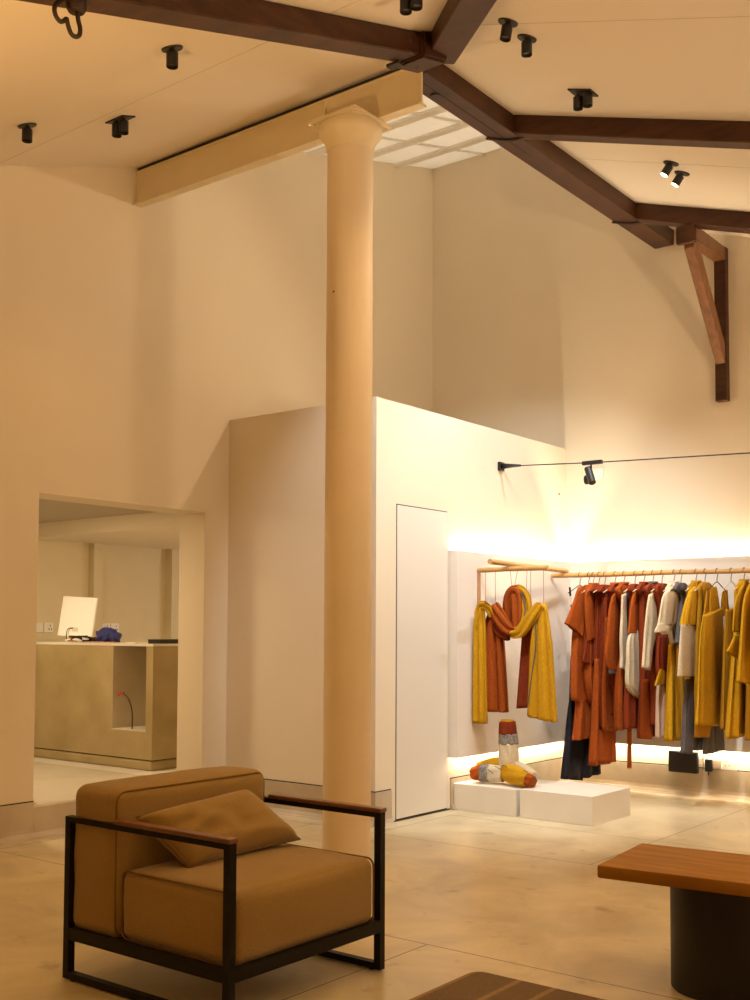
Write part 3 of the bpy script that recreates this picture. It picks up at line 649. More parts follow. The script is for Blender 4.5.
# front and back edges of every piece of cloth, (y, z) pairs from the top down
GARMENTS = [
 (-4.163, 'black_overalls', 'long black wide-leg overalls with black and white straps, leftmost on the rail', [
  ('bib', BLACKF, 0, 0.02, 0.004, 4, [(7.888, 1.101, 8.126, 1.097), (7.865, 0.78, 8.173, 0.766), (7.834, 0.554, 8.222, 0.528)], 0),
  ('trouser_leg', BLACKF, 0, 0.035, 0.014, 6, [(7.855, 0.735, 8.112, 0.722), (7.794, 0.443, 8.128, 0.418), (7.734, 0.144, 8.034, 0.103)], 0),
  ('trouser_leg', BLACKF, 0.02, 0.035, 0.014, 6, [(8.072, 0.632, 8.235, 0.623), (8.039, 0.402, 8.31, 0.381), (8.006, 0.122, 8.333, 0.136)], 0),
 ]),
 (-4.085, 'rust_dress', 'rust dress with one broad triangular short sleeve, in front of the black overalls', [
  ('dress_body', RUST, 0, 0.03, 0.016, 6, [(7.995, 1.67, 8.105, 1.67), (7.96, 1.656, 8.14, 1.656), (7.85, 1.613, 8.23, 1.613), (7.77, 1.252, 8.225, 1.252), (7.749, 1.037, 8.225, 1.037), (7.746, 0.777, 8.225, 0.777), (7.823, 0.74, 8.225, 0.74), (7.792, 0.561, 8.225, 0.561), (7.762, 0.446, 8.225, 0.446)], 0),
  ('sleeve', RUST, 0.035, 0.012, 0.004, 3, [(7.775, 1.613, 7.873, 1.657), (7.716, 1.523, 7.911, 1.55), (7.639, 1.431, 7.92, 1.424), (7.573, 1.359, 7.868, 1.254)], 1),
 ]),
 (-4.045, 'rust_tunic', 'rust tunic with long drooping wide sleeves, second of the rust pieces', [
  ('tunic_body', RUST, 0, 0.028, 0.014, 6, [(7.995, 1.67, 8.105, 1.67), (7.96, 1.656, 8.14, 1.656), (7.892, 1.613, 8.23, 1.613), (7.892, 1.561, 8.225, 1.561), (7.898, 1.263, 8.225, 1.263), (7.884, 0.921, 8.225, 0.921), (7.966, 0.723, 8.225, 0.723)], 0),
  ('sleeve', RUST, 0.03, 0.012, 0.004, 3, [(7.853, 1.594, 7.954, 1.654), (7.842, 1.48, 7.982, 1.505), (7.86, 1.332, 8, 1.332), (7.888, 1.213, 8.019, 1.256)], 0),
  ('sleeve', RUSTD, 0.02, 0.012, 0.004, 3, [(7.888, 1.252, 8.019, 1.251), (7.848, 1.149, 8.048, 1.17), (7.808, 1.057, 7.995, 1.023)], 1),
 ]),
 (-3.994, 'rust_long_dress', 'longest rust dress, its flared hem nearly at the skirting', [
  ('dress_body', RUSTD, 0, 0.028, 0.012, 6, [(7.995, 1.67, 8.105, 1.67), (7.96, 1.656, 8.14, 1.656), (7.9, 1.613, 8.23, 1.613), (8.001, 1.563, 8.225, 1.563), (7.987, 1.263, 8.225, 1.263), (7.969, 1.057, 8.225, 1.057)], 0),
  ('flared_skirt', RUST, 0.01, 0.04, 0.024, 6, [(7.955, 1.08, 8.225, 1.08), (7.942, 0.875, 8.225, 0.875), (7.919, 0.649, 8.225, 0.649), (7.864, 0.249, 8.225, 0.249)], 0),
 ]),
 (-3.942, 'rust_straight_dress', 'plain straight rust dress right of the longest flared one', [
  ('dress_body', RUSTD, 0, 0.028, 0.014, 7, [(7.995, 1.67, 8.105, 1.67), (7.96, 1.656, 8.14, 1.656), (7.9, 1.613, 8.23, 1.613), (8.008, 1.563, 8.225, 1.563), (7.983, 1.218, 8.225, 1.218), (7.968, 0.875, 8.225, 0.875), (7.973, 0.523, 8.225, 0.523)], 0),
  ('wrap_front', RUST, 0.034, 0.012, 0.005, 3, [(7.986, 1.401, 8.089, 1.414), (7.961, 1.104, 8.115, 1.102), (7.928, 0.878, 8.122, 0.871), (7.928, 0.523, 8.158, 0.5)], 0),
 ]),
 (-3.855, 'rust_sleeved_dress', 'rust dress whose long sleeve ends in a grey cuff', [
  ('dress_body', RUSTD, 0, 0.03, 0.014, 6, [(7.995, 1.67, 8.105, 1.67), (7.96, 1.656, 8.14, 1.656), (7.9, 1.613, 8.23, 1.613), (7.973, 1.56, 8.225, 1.56), (7.948, 1.219, 8.225, 1.219), (7.984, 0.946, 8.225, 0.946), (8.033, 0.74, 8.225, 0.74), (8.021, 0.649, 8.225, 0.649)], 0),
  ('sleeve', RUST, 0.03, 0.016, 0.005, 3, [(7.932, 1.568, 8.068, 1.654), (7.879, 1.467, 8.044, 1.493), (7.836, 1.264, 8.03, 1.264), (7.794, 1.108, 8.027, 1.105), (7.872, 0.995, 8.026, 0.995)], 1),
  ('cuff', GREY, 0.03, 0.018, 0.003, 3, [(7.867, 1.004, 8.021, 1), (7.877, 0.968, 8.01, 0.969)], 1),
 ]),
 (-3.778, 'yoked_dress', 'rust dress with slate grey yoke and narrow cream sleeve, a belt end hanging below', [
  ('dress_body', RUST, 0, 0.03, 0.014, 7, [(7.995, 1.67, 8.105, 1.67), (7.96, 1.656, 8.14, 1.656), (7.9, 1.613, 8.23, 1.613), (8.017, 1.469, 8.225, 1.469), (7.991, 1.106, 8.225, 1.106), (7.937, 0.994, 8.225, 0.994), (7.903, 0.794, 8.225, 0.794), (7.899, 0.535, 8.225, 0.535)], 0),
  ('yoke', GREY, 0.036, 0.012, 0.002, 3, [(7.996, 1.609, 8.177, 1.68), (7.964, 1.559, 8.23, 1.589), (8.003, 1.451, 8.227, 1.454)], 0),
  ('sleeve', CREAM, 0.045, 0.012, 0.004, 3, [(7.913, 1.58, 7.986, 1.595), (7.901, 1.422, 7.988, 1.423), (7.877, 1.243, 7.991, 1.242), (7.885, 1.109, 7.978, 1.107), (7.878, 1.013, 7.945, 1.002)], 1),
  ('belt_end', RUST, 0.03, 0.003, 0, 3, [(8.021, 0.542, 8.105, 0.537), (8.018, 0.385, 8.102, 0.378), (8.016, 0.233, 8.094, 0.225)], 0),
 ]),
 (-3.685, 'gathered_sleeve_dress', 'rust dress with big gathered cream lower sleeve hanging at mid rail', [
  ('dress_body', RUSTD, 0, 0.03, 0.014, 7, [(7.995, 1.67, 8.105, 1.67), (7.96, 1.656, 8.14, 1.656), (7.9, 1.613, 8.23, 1.613), (7.976, 1.558, 8.225, 1.558), (7.95, 1.265, 8.225, 1.265), (7.903, 0.931, 8.225, 0.931), (7.869, 0.755, 8.225, 0.755), (7.866, 0.552, 8.225, 0.552)], 0),
  ('sleeve', RUST, 0.03, 0.018, 0.005, 3, [(7.954, 1.588, 8.05, 1.639), (7.91, 1.5, 8.112, 1.527), (7.877, 1.354, 8.13, 1.356), (7.855, 1.283, 8.129, 1.297)], 1),
  ('gathered_sleeve', CREAM, 0.035, 0.022, 0.008, 9, [(7.917, 1.306, 8.011, 1.31), (7.833, 1.232, 8.052, 1.231), (7.81, 1.067, 8.102, 1.061), (7.797, 0.914, 8.11, 0.903), (7.867, 0.84, 8.088, 0.854), (7.98, 0.782, 8.044, 0.793)], 1),
 ]),
 (-3.610, 'brick_dress', 'deep brick red dress hanging between the gathered cream sleeve and the loose cream sleeve', [
  ('dress_body', RUSTD, 0, 0.03, 0.014, 7, [(7.995, 1.67, 8.105, 1.67), (7.96, 1.656, 8.14, 1.656), (7.9, 1.613, 8.23, 1.613), (7.981, 1.557, 8.225, 1.557), (7.975, 1.266, 8.225, 1.266), (7.98, 0.953, 8.225, 0.953), (7.955, 0.754, 8.225, 0.754), (7.939, 0.478, 8.225, 0.478)], 0),
  ('front_panel', RUST, 0.036, 0.012, 0.006, 3, [(7.924, 0.933, 8.094, 0.928), (7.889, 0.714, 8.111, 0.702), (7.879, 0.482, 8.101, 0.461)], 0),
 ]),
 (-3.536, 'grey_yoked_shirt', 'brick shirt with slate grey collar and yoke and loose wrinkled cream sleeve', [
  ('shirt_body', RUSTD, 0, 0.03, 0.012, 6, [(7.995, 1.67, 8.105, 1.67), (7.96, 1.656, 8.14, 1.656), (7.9, 1.613, 8.23, 1.613), (7.995, 1.489, 8.225, 1.489), (7.969, 1.244, 8.225, 1.244), (7.981, 1.044, 8.225, 1.044), (8.005, 0.954, 8.225, 0.954), (8.012, 0.754, 8.225, 0.754), (8.008, 0.577, 8.225, 0.577)], 0),
  ('yoke', GREY, 0.036, 0.014, 0.003, 3, [(7.993, 1.618, 8.147, 1.673), (7.96, 1.577, 8.246, 1.608), (8.043, 1.445, 8.242, 1.448)], 0),
  ('sleeve', CREAM, 0.045, 0.018, 0.007, 4, [(7.874, 1.575, 7.949, 1.594), (7.841, 1.486, 7.99, 1.489), (7.796, 1.31, 7.996, 1.311), (7.772, 1.158, 7.918, 1.156), (7.749, 1.028, 7.873, 1.004)], 1),
 ]),
 (-3.462, 'two_tone_dress', 'brick red gathered dress with a pale pink lower part and mustard cuff', [
  ('dress_body', RUSTD, 0, 0.03, 0.014, 8, [(7.995, 1.67, 8.105, 1.67), (7.96, 1.656, 8.14, 1.656), (7.9, 1.613, 8.23, 1.613), (7.987, 1.444, 8.225, 1.444), (7.972, 1.244, 8.225, 1.244), (7.946, 1.046, 8.225, 1.046), (7.965, 0.947, 8.225, 0.947)], 0),
  ('pale_skirt', PINKC, 0.008, 0.032, 0.012, 6, [(7.947, 0.963, 8.225, 0.963), (7.927, 0.762, 8.225, 0.762), (7.915, 0.492, 8.225, 0.492)], 0),
  ('gathered_front', RUSTB, 0.03, 0.012, 0.008, 6, [(7.914, 1.267, 8.11, 1.267), (7.878, 1.114, 8.117, 1.11), (7.886, 0.972, 8.08, 0.937)], 0),
  ('mustard_cuff', MUST, 0.045, 0.012, 0.003, 3, [(7.895, 1.018, 7.98, 0.998), (7.851, 0.963, 8.001, 0.945), (7.797, 0.893, 7.957, 0.911)], 1),
 ]),
 (-3.365, 'cream_blouse_dress', 'cream short sleeve blouse with rolled cuff above a long mustard skirt', [
  ('blouse_body', CREAM, 0, 0.032, 0.012, 6, [(7.995, 1.67, 8.105, 1.67), (7.96, 1.656, 8.14, 1.656), (7.9, 1.613, 8.23, 1.613), (7.921, 1.574, 8.225, 1.574), (7.932, 1.377, 8.225, 1.377), (7.968, 1.267, 8.225, 1.267), (7.993, 1.197, 8.225, 1.197)], 0),
  ('mustard_skirt', MUST, 0.006, 0.036, 0.018, 6, [(7.936, 1.206, 8.225, 1.206), (7.909, 0.984, 8.225, 0.984), (7.893, 0.768, 8.225, 0.768), (7.87, 0.474, 8.225, 0.474)], 0),
  ('sleeve', CREAM, 0.04, 0.022, 0.006, 4, [(7.768, 1.578, 7.909, 1.638), (7.725, 1.525, 8.017, 1.576), (7.681, 1.417, 7.991, 1.421), (7.648, 1.34, 7.957, 1.359)], 1),
  ('rolled_cuff', CREAM, 0.05, 0.02, 0.004, 3, [(7.625, 1.353, 7.933, 1.368), (7.573, 1.293, 7.878, 1.328), (7.655, 1.293, 7.845, 1.307), (7.727, 1.276, 7.802, 1.281)], 0),
 ]),
 (-3.309, 'grey_backed_dress', 'slate grey shouldered dress with dark mustard skirt, just right of the cream blouse', [
  ('bodice', GREY, 0, 0.028, 0.01, 6, [(7.995, 1.67, 8.105, 1.67), (7.96, 1.656, 8.14, 1.656), (7.9, 1.613, 8.23, 1.613), (8.011, 1.553, 8.225, 1.553), (7.974, 1.377, 8.225, 1.377), (7.926, 1.207, 8.225, 1.207)], 0),
  ('dark_skirt', MUSTD, 0, 0.03, 0.014, 6, [(7.959, 1.22, 8.225, 1.22), (7.974, 0.94, 8.225, 0.94), (7.989, 0.678, 8.225, 0.678), (7.984, 0.483, 8.225, 0.483)], 0),
 ]),
 (-3.191, 'mustard_blouse', 'mustard blouse with gathered sleeve and cream lower sleeve panel over grey trousers', [
  ('blouse_body', MUSTD, 0, 0.032, 0.014, 7, [(7.995, 1.67, 8.105, 1.67), (7.96, 1.656, 8.14, 1.656), (7.9, 1.613, 8.23, 1.613), (7.91, 1.484, 8.225, 1.484), (7.904, 1.268, 8.225, 1.268), (7.876, 1.054, 8.225, 1.054), (7.862, 0.935, 8.225, 0.935)], 0),
  ('sleeve', MUST, 0.04, 0.024, 0.008, 7, [(7.824, 1.593, 7.937, 1.64), (7.757, 1.513, 7.968, 1.539), (7.701, 1.427, 7.954, 1.431), (7.666, 1.345, 7.94, 1.346)], 1),
  ('cream_sleeve_panel', CREAM, 0.05, 0.018, 0.003, 3, [(7.632, 1.349, 7.892, 1.35), (7.607, 1.207, 7.9, 1.204), (7.582, 1.062, 7.895, 1.055), (7.57, 0.977, 7.871, 0.964)], 1),
  ('grey_trouser_leg', GREY, 0.03, 0.028, 0.006, 4, [(7.756, 0.952, 7.898, 0.947), (7.741, 0.784, 7.893, 0.776), (7.714, 0.597, 7.877, 0.586), (7.688, 0.419, 7.839, 0.402)], 0),
  ('grey_trouser_leg', GREY, 0, 0.028, 0.006, 4, [(7.949, 0.901, 8.12, 0.895), (7.942, 0.644, 8.17, 0.63), (7.936, 0.415, 8.163, 0.407)], 0),
 ]),
 (-3.121, 'dark_mustard_dress', 'narrow dark mustard dress partly hidden behind the broad sleeveless one', [
  ('dress_body', MUSTD, 0, 0.026, 0.012, 6, [(7.995, 1.67, 8.105, 1.67), (7.96, 1.656, 8.14, 1.656), (7.9, 1.613, 8.23, 1.613), (7.914, 1.527, 8.225, 1.527), (7.875, 1.333, 8.225, 1.333), (7.846, 1.077, 8.225, 1.077), (7.837, 0.781, 8.225, 0.781), (7.83, 0.524, 8.225, 0.524)], 0),
 ]),
 (-3.029, 'mustard_sleeveless_dress', 'broad mustard sleeveless dress with wide straps, the widest in the row', [
  ('dress_body', MUST, 0, 0.026, 0.013, 4, [(7.766, 1.412, 8.136, 1.483), (7.707, 1.27, 8.142, 1.291), (7.667, 1.021, 8.144, 1.008), (7.639, 0.815, 8.149, 0.791), (7.602, 0.632, 8.119, 0.594)], 0),
  ('wide_strap', MUST, 0, 0.01, 0.001, 3, [(7.913, 1.615, 8.035, 1.636), (7.899, 1.536, 8.067, 1.562), (7.889, 1.386, 8.122, 1.421)], 0),
  ('wide_strap', MUSTD, -0.02, 0.01, 0.001, 3, [(7.89, 1.606, 7.925, 1.612), (7.865, 1.514, 7.933, 1.515), (7.805, 1.386, 7.918, 1.387)], 0),
  ('wide_strap', MUST, -0.01, 0.01, 0.001, 3, [(8.191, 1.602, 8.264, 1.618), (8.164, 1.531, 8.274, 1.545), (8.137, 1.411, 8.282, 1.424)], 0),
  ('lining_hem', MUSTD, -0.035, 0.03, 0.005, 4, [(7.714, 0.706, 8.016, 0.689), (7.709, 0.541, 7.919, 0.521)], 0),
 ]),
 (-2.923, 'low_mustard_dress', 'low-backed mustard strap dress with its top well below the hanger', [
  ('dress_body', MUSTD, 0, 0.03, 0.009, 5, [(7.944, 1.461, 8.135, 1.473), (7.914, 1.27, 8.189, 1.27), (7.882, 1.018, 8.21, 1.009), (7.852, 0.789, 8.201, 0.772), (7.834, 0.598, 8.163, 0.555)], 0),
  ('strap', MUSTD, 0, 0.006, 0, 3, [(7.936, 1.599, 7.972, 1.606), (7.94, 1.525, 7.981, 1.53), (7.943, 1.45, 8.002, 1.451)], 0),
 ]),
 (-2.826, 'mustard_shirt_dress', 'mustard shirt dress whose wide cuff juts out to the left', [
  ('dress_body', MUST, 0, 0.034, 0.014, 6, [(7.995, 1.67, 8.105, 1.67), (7.96, 1.656, 8.14, 1.656), (7.89, 1.613, 8.23, 1.613), (7.89, 1.501, 8.225, 1.501), (7.859, 1.292, 8.225, 1.292), (7.805, 1.084, 8.225, 1.084), (7.726, 0.799, 8.225, 0.799), (7.666, 0.546, 8.225, 0.546)], 0),
  ('sleeve', MUST, 0.035, 0.016, 0.004, 3, [(7.854, 1.6, 7.94, 1.649), (7.769, 1.519, 7.959, 1.534), (7.719, 1.394, 7.93, 1.397), (7.704, 1.296, 7.903, 1.296)], 1),
  ('wide_cuff', MUST, 0.05, 0.014, 0.003, 3, [(7.696, 1.271, 7.86, 1.288), (7.614, 1.207, 7.857, 1.205), (7.54, 1.161, 7.771, 1.105)], 1),
 ]),
 (-2.740, 'long_sleeved_mustard_dress', 'mustard dress with long straight sleeve at the right edge of the picture', [
  ('dress_body', MUSTD, 0, 0.034, 0.014, 6, [(7.995, 1.67, 8.105, 1.67), (7.96, 1.656, 8.14, 1.656), (7.898, 1.613, 8.23, 1.613), (7.898, 1.542, 8.225, 1.542), (7.875, 1.251, 8.225, 1.251), (7.864, 0.961, 8.225, 0.961), (7.843, 0.715, 8.225, 0.715), (7.824, 0.528, 8.225, 0.528)], 0),
  ('sleeve', MUST, 0.035, 0.018, 0.005, 3, [(7.764, 1.6, 7.873, 1.645), (7.69, 1.506, 7.905, 1.521), (7.636, 1.292, 7.871, 1.292), (7.595, 1.111, 7.84, 1.107), (7.555, 0.954, 7.774, 0.928)], 1),
 ]),
 (-2.630, 'last_mustard_dress', 'last mustard dress of the row, cut by the right edge', [
  ('dress_body', MUST, 0, 0.034, 0.014, 6, [(7.995, 1.67, 8.105, 1.67), (7.96, 1.656, 8.14, 1.656), (7.85, 1.613, 8.23, 1.613), (7.804, 1.497, 8.225, 1.497), (7.782, 1.252, 8.225, 1.252), (7.757, 0.927, 8.225, 0.927), (7.72, 0.587, 8.225, 0.587)], 0),
  ('sleeve', MUST, 0.035, 0.018, 0.005, 3, [(7.68, 1.585, 7.803, 1.64), (7.616, 1.453, 7.827, 1.477), (7.58, 1.134, 7.782, 1.13)], 1),
 ]),
]

COLLARS = {'rust_tunic': RUST, 'rust_sleeved_dress': RUST, 'yoked_dress': RUST, 'brick_dress': RUSTD, 'grey_yoked_shirt': GREY, 'cream_blouse_dress': CREAM, 'mustard_blouse': MUST, 'mustard_shirt_dress': MUST, 'long_sleeved_mustard_dress': MUST}
for gx_, gname, glabel, gp in GARMENTS:
    t = thing(gname, glabel, 'garment', (gx_, RY, RZ), GG)
    last = None
    for q, (nm, mm, dx, th, am, nf, rows, mi) in enumerate(gp):
        ph = gx_ * 31 + q * 2
        cuffish = 'cuff' in nm or nm == 'cream_sleeve_panel'
        o = piece(last if (cuffish and last) else t, t, nm, mm, gx_ + dx, rows, th, am, nf, ph)
        if nm == 'sleeve': last = o
        if mi:
            piece(t, t, nm, mm, gx_ + dx * .5, rows, th, am, nf, ph + 3, mirror=True)
    if gname in COLLARS:
        b = new(); top = SH + .012
        tube(b, [(gx_, RY - .052, top + .002), (gx_ + .020, RY - .03, top + .016), (gx_ + .022, RY + .03, top + .018), (gx_, RY + .052, top + .004), (gx_ - .022, RY + .03, top + .018), (gx_ - .020, RY - .03, top + .016)], .010, 8, closed=True)
        build('collar', b, COLLARS[gname], t, smooth=True)
    if gname == 'black_overalls':
        for s_ in (-1, 1):
            for q in range(6):
                z = SH - .035 - q * .07; yy = s_ * (.175 - q * .012)
                b = new(); tube(b, [(gx_, RY + yy, z + .035), (gx_, RY + yy - s_ * .010, z - .035)], .008, 8)
                build('strap_band', b, BLACKF if q % 2 == 0 else HANGW, t)
t17 = thing('grey_trousers', 'slate grey wide trousers showing below the broad mustard dress', 'garment', (-3.075, RY, RZ), GG)
for s in (-1, 1):
    b = new(); cloth(b, [(1.5, s * .03, .05, .014, .003, 0, 0), (.9, s * .06, .08, .020, .006, 0, 0), (.38, s * .09, .10, .024, .009, 0, 0)], .40, s, -3.085, RY + .04, nf=5); build('trouser_leg', b, GREY, t17, smooth=True)
hanger(-2.74, 0, 'at the right edge of the picture, holding the long-sleeved mustard dress')
hanger(-2.63, 1, 'just beyond the right edge, holding the last mustard dress')

# ------------------------------------------------------------------ draped scarf on threads
SY = 6.954
t = thing('draped_scarf', 'rust and mustard scarf draped in loops and hanging on threads from the short pole', 'scarf', (-4.13, SY, 1.6))
UX = Vector((1, 0, 0)); VY = Vector((0, -1, 0))
def hang(keys, ph, nf, mm, name, yy):
    b = new(); rings = []; z0 = keys[0][0]; z1 = keys[-1][0]; n_ = int((z0 - z1) / .025)
    for i in range(n_ + 1):
        z = z0 + (z1 - z0) * i / n_; k = interp(keys, z)
        rings.append(((k[0], yy, z), UX, VY, k[1], k[2], k[3], nf, ph + .8 * (z0 - z), k[4] if i > n_ * .8 else 0))
    loft(b, rings, 56); return build(name, b, mm, t, smooth=True)
hang([(1.490, -4.370, .022, .014, 0, 0), (1.45, -4.376, .038, .022, .005, 0), (1.3, -4.375, .048, .024, .008, 0), (.62, -4.374, .058, .026, .010, 0)], 0, 6, MUST, 'mustard_tail', SY - .075)
hang([(1.497, -4.280, .020, .018, 0, 0), (1.44, -4.285, .050, .03, .008, 0), (1.25, -4.312, .090, .036, .020, 0), (.705, -4.303, .120, .042, .024, 0)], 2, 7, RUST, 'rust_tail', SY)
hang([(1.48, -4.03, .025, .016, 0, 0), (1.35, -4.035, .050, .025, .008, 0), (.74, -4.06, .075, .032, .012, .1)], 1, 6, RUSTD, 'rust_tail', SY + .06)
hang([(1.493, -3.885, .020, .018, 0, 0), (1.44, -3.90, .050, .028, .006, 0), (1.2, -3.90, .085, .038, .012, 0), (.67, -3.895, .115, .045, .015, -.15)], 4, 7, MUST, 'mustard_tail', SY - .005)
roll_bridge = [(-4.385, SY - .075, 1.46), (-4.35, SY - .08, 1.49), (-4.31, SY - .06, 1.46), (-4.29, SY - .04, 1.40)]
b = new(); tube(b, [(-3.93, SY - .040, 1.38), (-3.92, SY - .052, 1.2), (-3.95, SY - .056, 1.0), (-3.985, SY - .058, .76)], .004, 6, sm=4); build('grey_edge_stripe', b, GREY, t)
def roll_(pts, rad, mm, name, nf=5, amp=.011):
    b = new(); P = smooth_path(pts, 6); n_ = len(P); rings = []
    for i, p in enumerate(P):
        d = (P[min(i + 1, n_ - 1)] - P[max(i - 1, 0)]).normalized(); u = d.cross(Vector((0, 1, 0))).normalized()
        s = i / (n_ - 1); rr = rad * (.75 + .35 * math.sin(PI * s))
        rings.append((p, u, Vector((0, -1, 0)), rr, rr * .75, amp, nf, 5 * s, 0))
    loft(b, rings, 36, cap=False); return build(name, b, mm, t, smooth=True)
roll_(roll_bridge, .026, MUST, 'mustard_swag')
roll_([(-4.285, SY - .02, 1.49), (-4.23, SY - .045, 1.42), (-4.16, SY - .05, 1.325), (-4.10, SY - .045, 1.285)], .042, RUST, 'rust_swag')
roll_([(-4.29, SY - .0, 1.40), (-4.22, SY - .02, 1.30), (-4.15, SY - .02, 1.255)], .042, RUSTD, 'rust_swag')
roll_([(-4.12, SY - .05, 1.285), (-4.05, SY - .055, 1.29), (-3.97, SY - .05, 1.38), (-3.89, SY - .03, 1.485)], .040, MUST, 'mustard_swag')
roll_([(-4.19, SY + .02, 1.35), (-4.18, SY + .01, 1.50), (-4.145, SY, 1.575), (-4.10, SY, 1.56), (-4.085, SY - .02, 1.40), (-4.09, SY - .03, 1.31)], .042, RUST, 'rust_loop')
roll_([(-4.22, SY + .05, 1.40), (-4.20, SY + .04, 1.52), (-4.12, SY + .03, 1.595), (-4.05, SY + .02, 1.55), (-4.02, SY, 1.44), (-4.05, SY - .02, 1.32)], .036, MUST, 'mustard_loop')
b = new(); tube(b, [(-4.12, SY - .03, 1.60), (-4.05, SY - .025, 1.565), (-4.015, SY - .035, 1.46), (-4.03, SY - .05, 1.36), (-4.05, SY - .06, 1.30)], .005, 6, sm=5); build('grey_edge_stripe', b, GREY, t)
for i, (xa, xb, zz, lab) in enumerate(((-4.375, -4.375, 1.487, 'furthest left'), (-4.288, -4.29, 1.494, 'above the rust left tail'), (-4.16, -4.145, 1.60, 'left one above the top loop'), (-4.10, -4.13, 1.60, 'right one above the top loop'),
                           (-4.02, -4.03, 1.475, 'above the dark rust tail'), (-3.99, -3.99, 1.47, 'right of the dark rust tail'), (-3.885, -3.885, 1.49, 'furthest right'))):
    b = new(); tube(b, [(xa, SY, RZ - .012), (xb, SY, zz)], .0022, 6); tag(build('thread', b, THREAD), 'thin hanging thread holding the scarf, ' + lab, 'thread', 'threads holding the scarf')

# ------------------------------------------------------------------ wrapped three-armed textile object
t = thing('wrapped_textile_object', 'three-armed patchwork bundle of rust, grey, cream and mustard cloth on the left podium', 'textile object', (-4.18, 6.95, .19))
def limb(pts, rads, mm, name):
    b = new(); P = smooth_path(pts, 5); n_ = len(P); rings = []
    for i, p in enumerate(P):
        d = (P[min(i + 1, n_ - 1)] - P[max(i - 1, 0)]).normalized(); u = d.cross(Vector((0, 1, 0)) if abs(d.y) < .9 else Vector((1, 0, 0))).normalized(); v = d.cross(u)
        s = i / (n_ - 1) * (len(rads) - 1); k = min(int(s), len(rads) - 2); rr = rads[k] + (rads[k + 1] - rads[k]) * (s - k)
        rings.append((p, u, v, rr, rr, .0035, 7, 3 * s, 0))
    loft(b, rings, 40)
    return build(name, b, mm, t, smooth=True)
GREYP = mat('grey_tweed_patch', (.34, .31, .27), .95, color2=(.14, .12, .11), scale=60, bump=.3, bscale=90)
Cc = Vector((-4.165, 6.93, .262))
limb([(-4.185, 6.95, .640), (-4.18, 6.95, .545)], [.056, .062], RUSTD, 'rust_section')
limb([(-4.18, 6.95, .550), (-4.175, 6.95, .475)], [.064, .068], GREYP, 'grey_section')
limb([(-4.175, 6.95, .480), (-4.17, 6.945, .36), (-4.168, 6.94, .27)], [.066, .070, .06], CREAM, 'cream_section')
b = new(); cyl(b, (-4.185, 6.95, .641), (-4.185, 6.95, .652), .050, .046, 24); build('mustard_end', b, MUST, t, smooth=40)
limb([(-4.435, 6.87, .253), (-4.35, 6.875, .262)], [.042, .062], RUST, 'rust_section')
limb([(-4.355, 6.875, .262), (-4.29, 6.885, .265)], [.062, .064], GREYP, 'grey_section')
limb([(-4.295, 6.885, .264), (-4.19, 6.90, .262)], [.064, .056], CREAM, 'cream_section')
limb([(-4.42, 6.93, .285), (-4.30, 6.95, .315), (-4.19, 6.95, .325)], [.040, .056, .05], MUST, 'mustard_section')
limb([(-4.17, 6.91, .285), (-4.06, 6.87, .265), (-3.95, 6.84, .248)], [.062, .066, .050], MUST, 'mustard_section')
limb([(-4.14, 6.955, .325), (-4.04, 6.93, .295), (-3.93, 6.895, .258)], [.040, .050, .042], CREAM, 'cream_section')
limb([(-3.955, 6.845, .247), (-3.905, 6.83, .240)], [.049, .036], RUST, 'rust_section')
for q in range(9):
    a0 = Vector((-4.40 + q * .058, 6.84 + random.uniform(-.01, .02), .30 + random.uniform(-.03, .035)))
    b = new(); tube(b, [a0, a0 + Vector((.03, -.012, random.uniform(-.01, .012))), a0 + Vector((.055, -.004, random.uniform(-.03, .0)))], .0028, 6, sm=3); build('dark_stitch', b, GREY, t)

# ------------------------------------------------------------------ wall equipment under the rail
t = thing('black_equipment_box', 'flat black equipment box on the rack wall beneath the grey trousers', 'equipment box', (-3.465, YD - .06, .19))
b = new(); bx(b, -3.590, -3.345, YD - .062, YD - .02, .180, .352, bev=.016); build('case', b, mat('matt_black_plastic', (.012, .010, .010), .6), t, smooth=40)
b = new(); bx(b, -3.56, -3.38, YD - .02, YD, .225, .32); build('back_plate', b, BLACK, t)
b = new(); tube(b, [(-3.36, YD - .04, .348), (-3.33, YD - .03, .37), (-3.315, YD - .02, .33), (-3.315, YD - .02, .24), (-3.32, YD - .02, .21)], .003, 6, sm=4); build('thin_cable', b, BLACK, t, smooth=True)
b = new(); tube(b, [(-3.285, YD - .035, .30), (-3.285, YD - .04, .36), (-3.265, YD - .035, .385), (-3.25, YD - .03, .382)], .003, 6, sm=4); build('thin_cable', b, BLACK, t, smooth=True)
t = thing('wall_socket', 'white double wall socket low on the rack wall with a switch and socket holes', 'socket', (-3.19, YD, .23))
b = new(); bx(b, -3.275, -3.055, YD - .012, YD, .225, .322, bev=.003); build('plate', b, SOCK, t)
b = new(); bx(b, -3.235, -3.165, YD - .036, YD - .012, .235, .300, bev=.004); build('plug_block', b, mat('cream_plastic', (.66, .55, .38), .4), t)
for dx, dz in ((0, .018), (-.014, -.012), (.014, -.012)):
    b = new(); bx(b, -3.125 + dx - .003, -3.125 + dx + .003, YD - .0135, YD - .011, .272 + dz - .005, .272 + dz + .005); build('pin_hole', b, BLACK, t)
t = thing('power_adaptor', 'small black plug adaptor beside the white wall socket', 'adaptor', (-3.27, YD - .05, .2))
b = new(); bx(b, -3.292, -3.240, YD - .055, YD - .013, .205, .30, bev=.008); build('body', b, BLACK, t, smooth=40)
b = new(); cyl(b, (-3.266, YD - .035, .206), (-3.266, YD - .035, .175), .005, seg=8); build('cable_stub', b, BLACK, t)

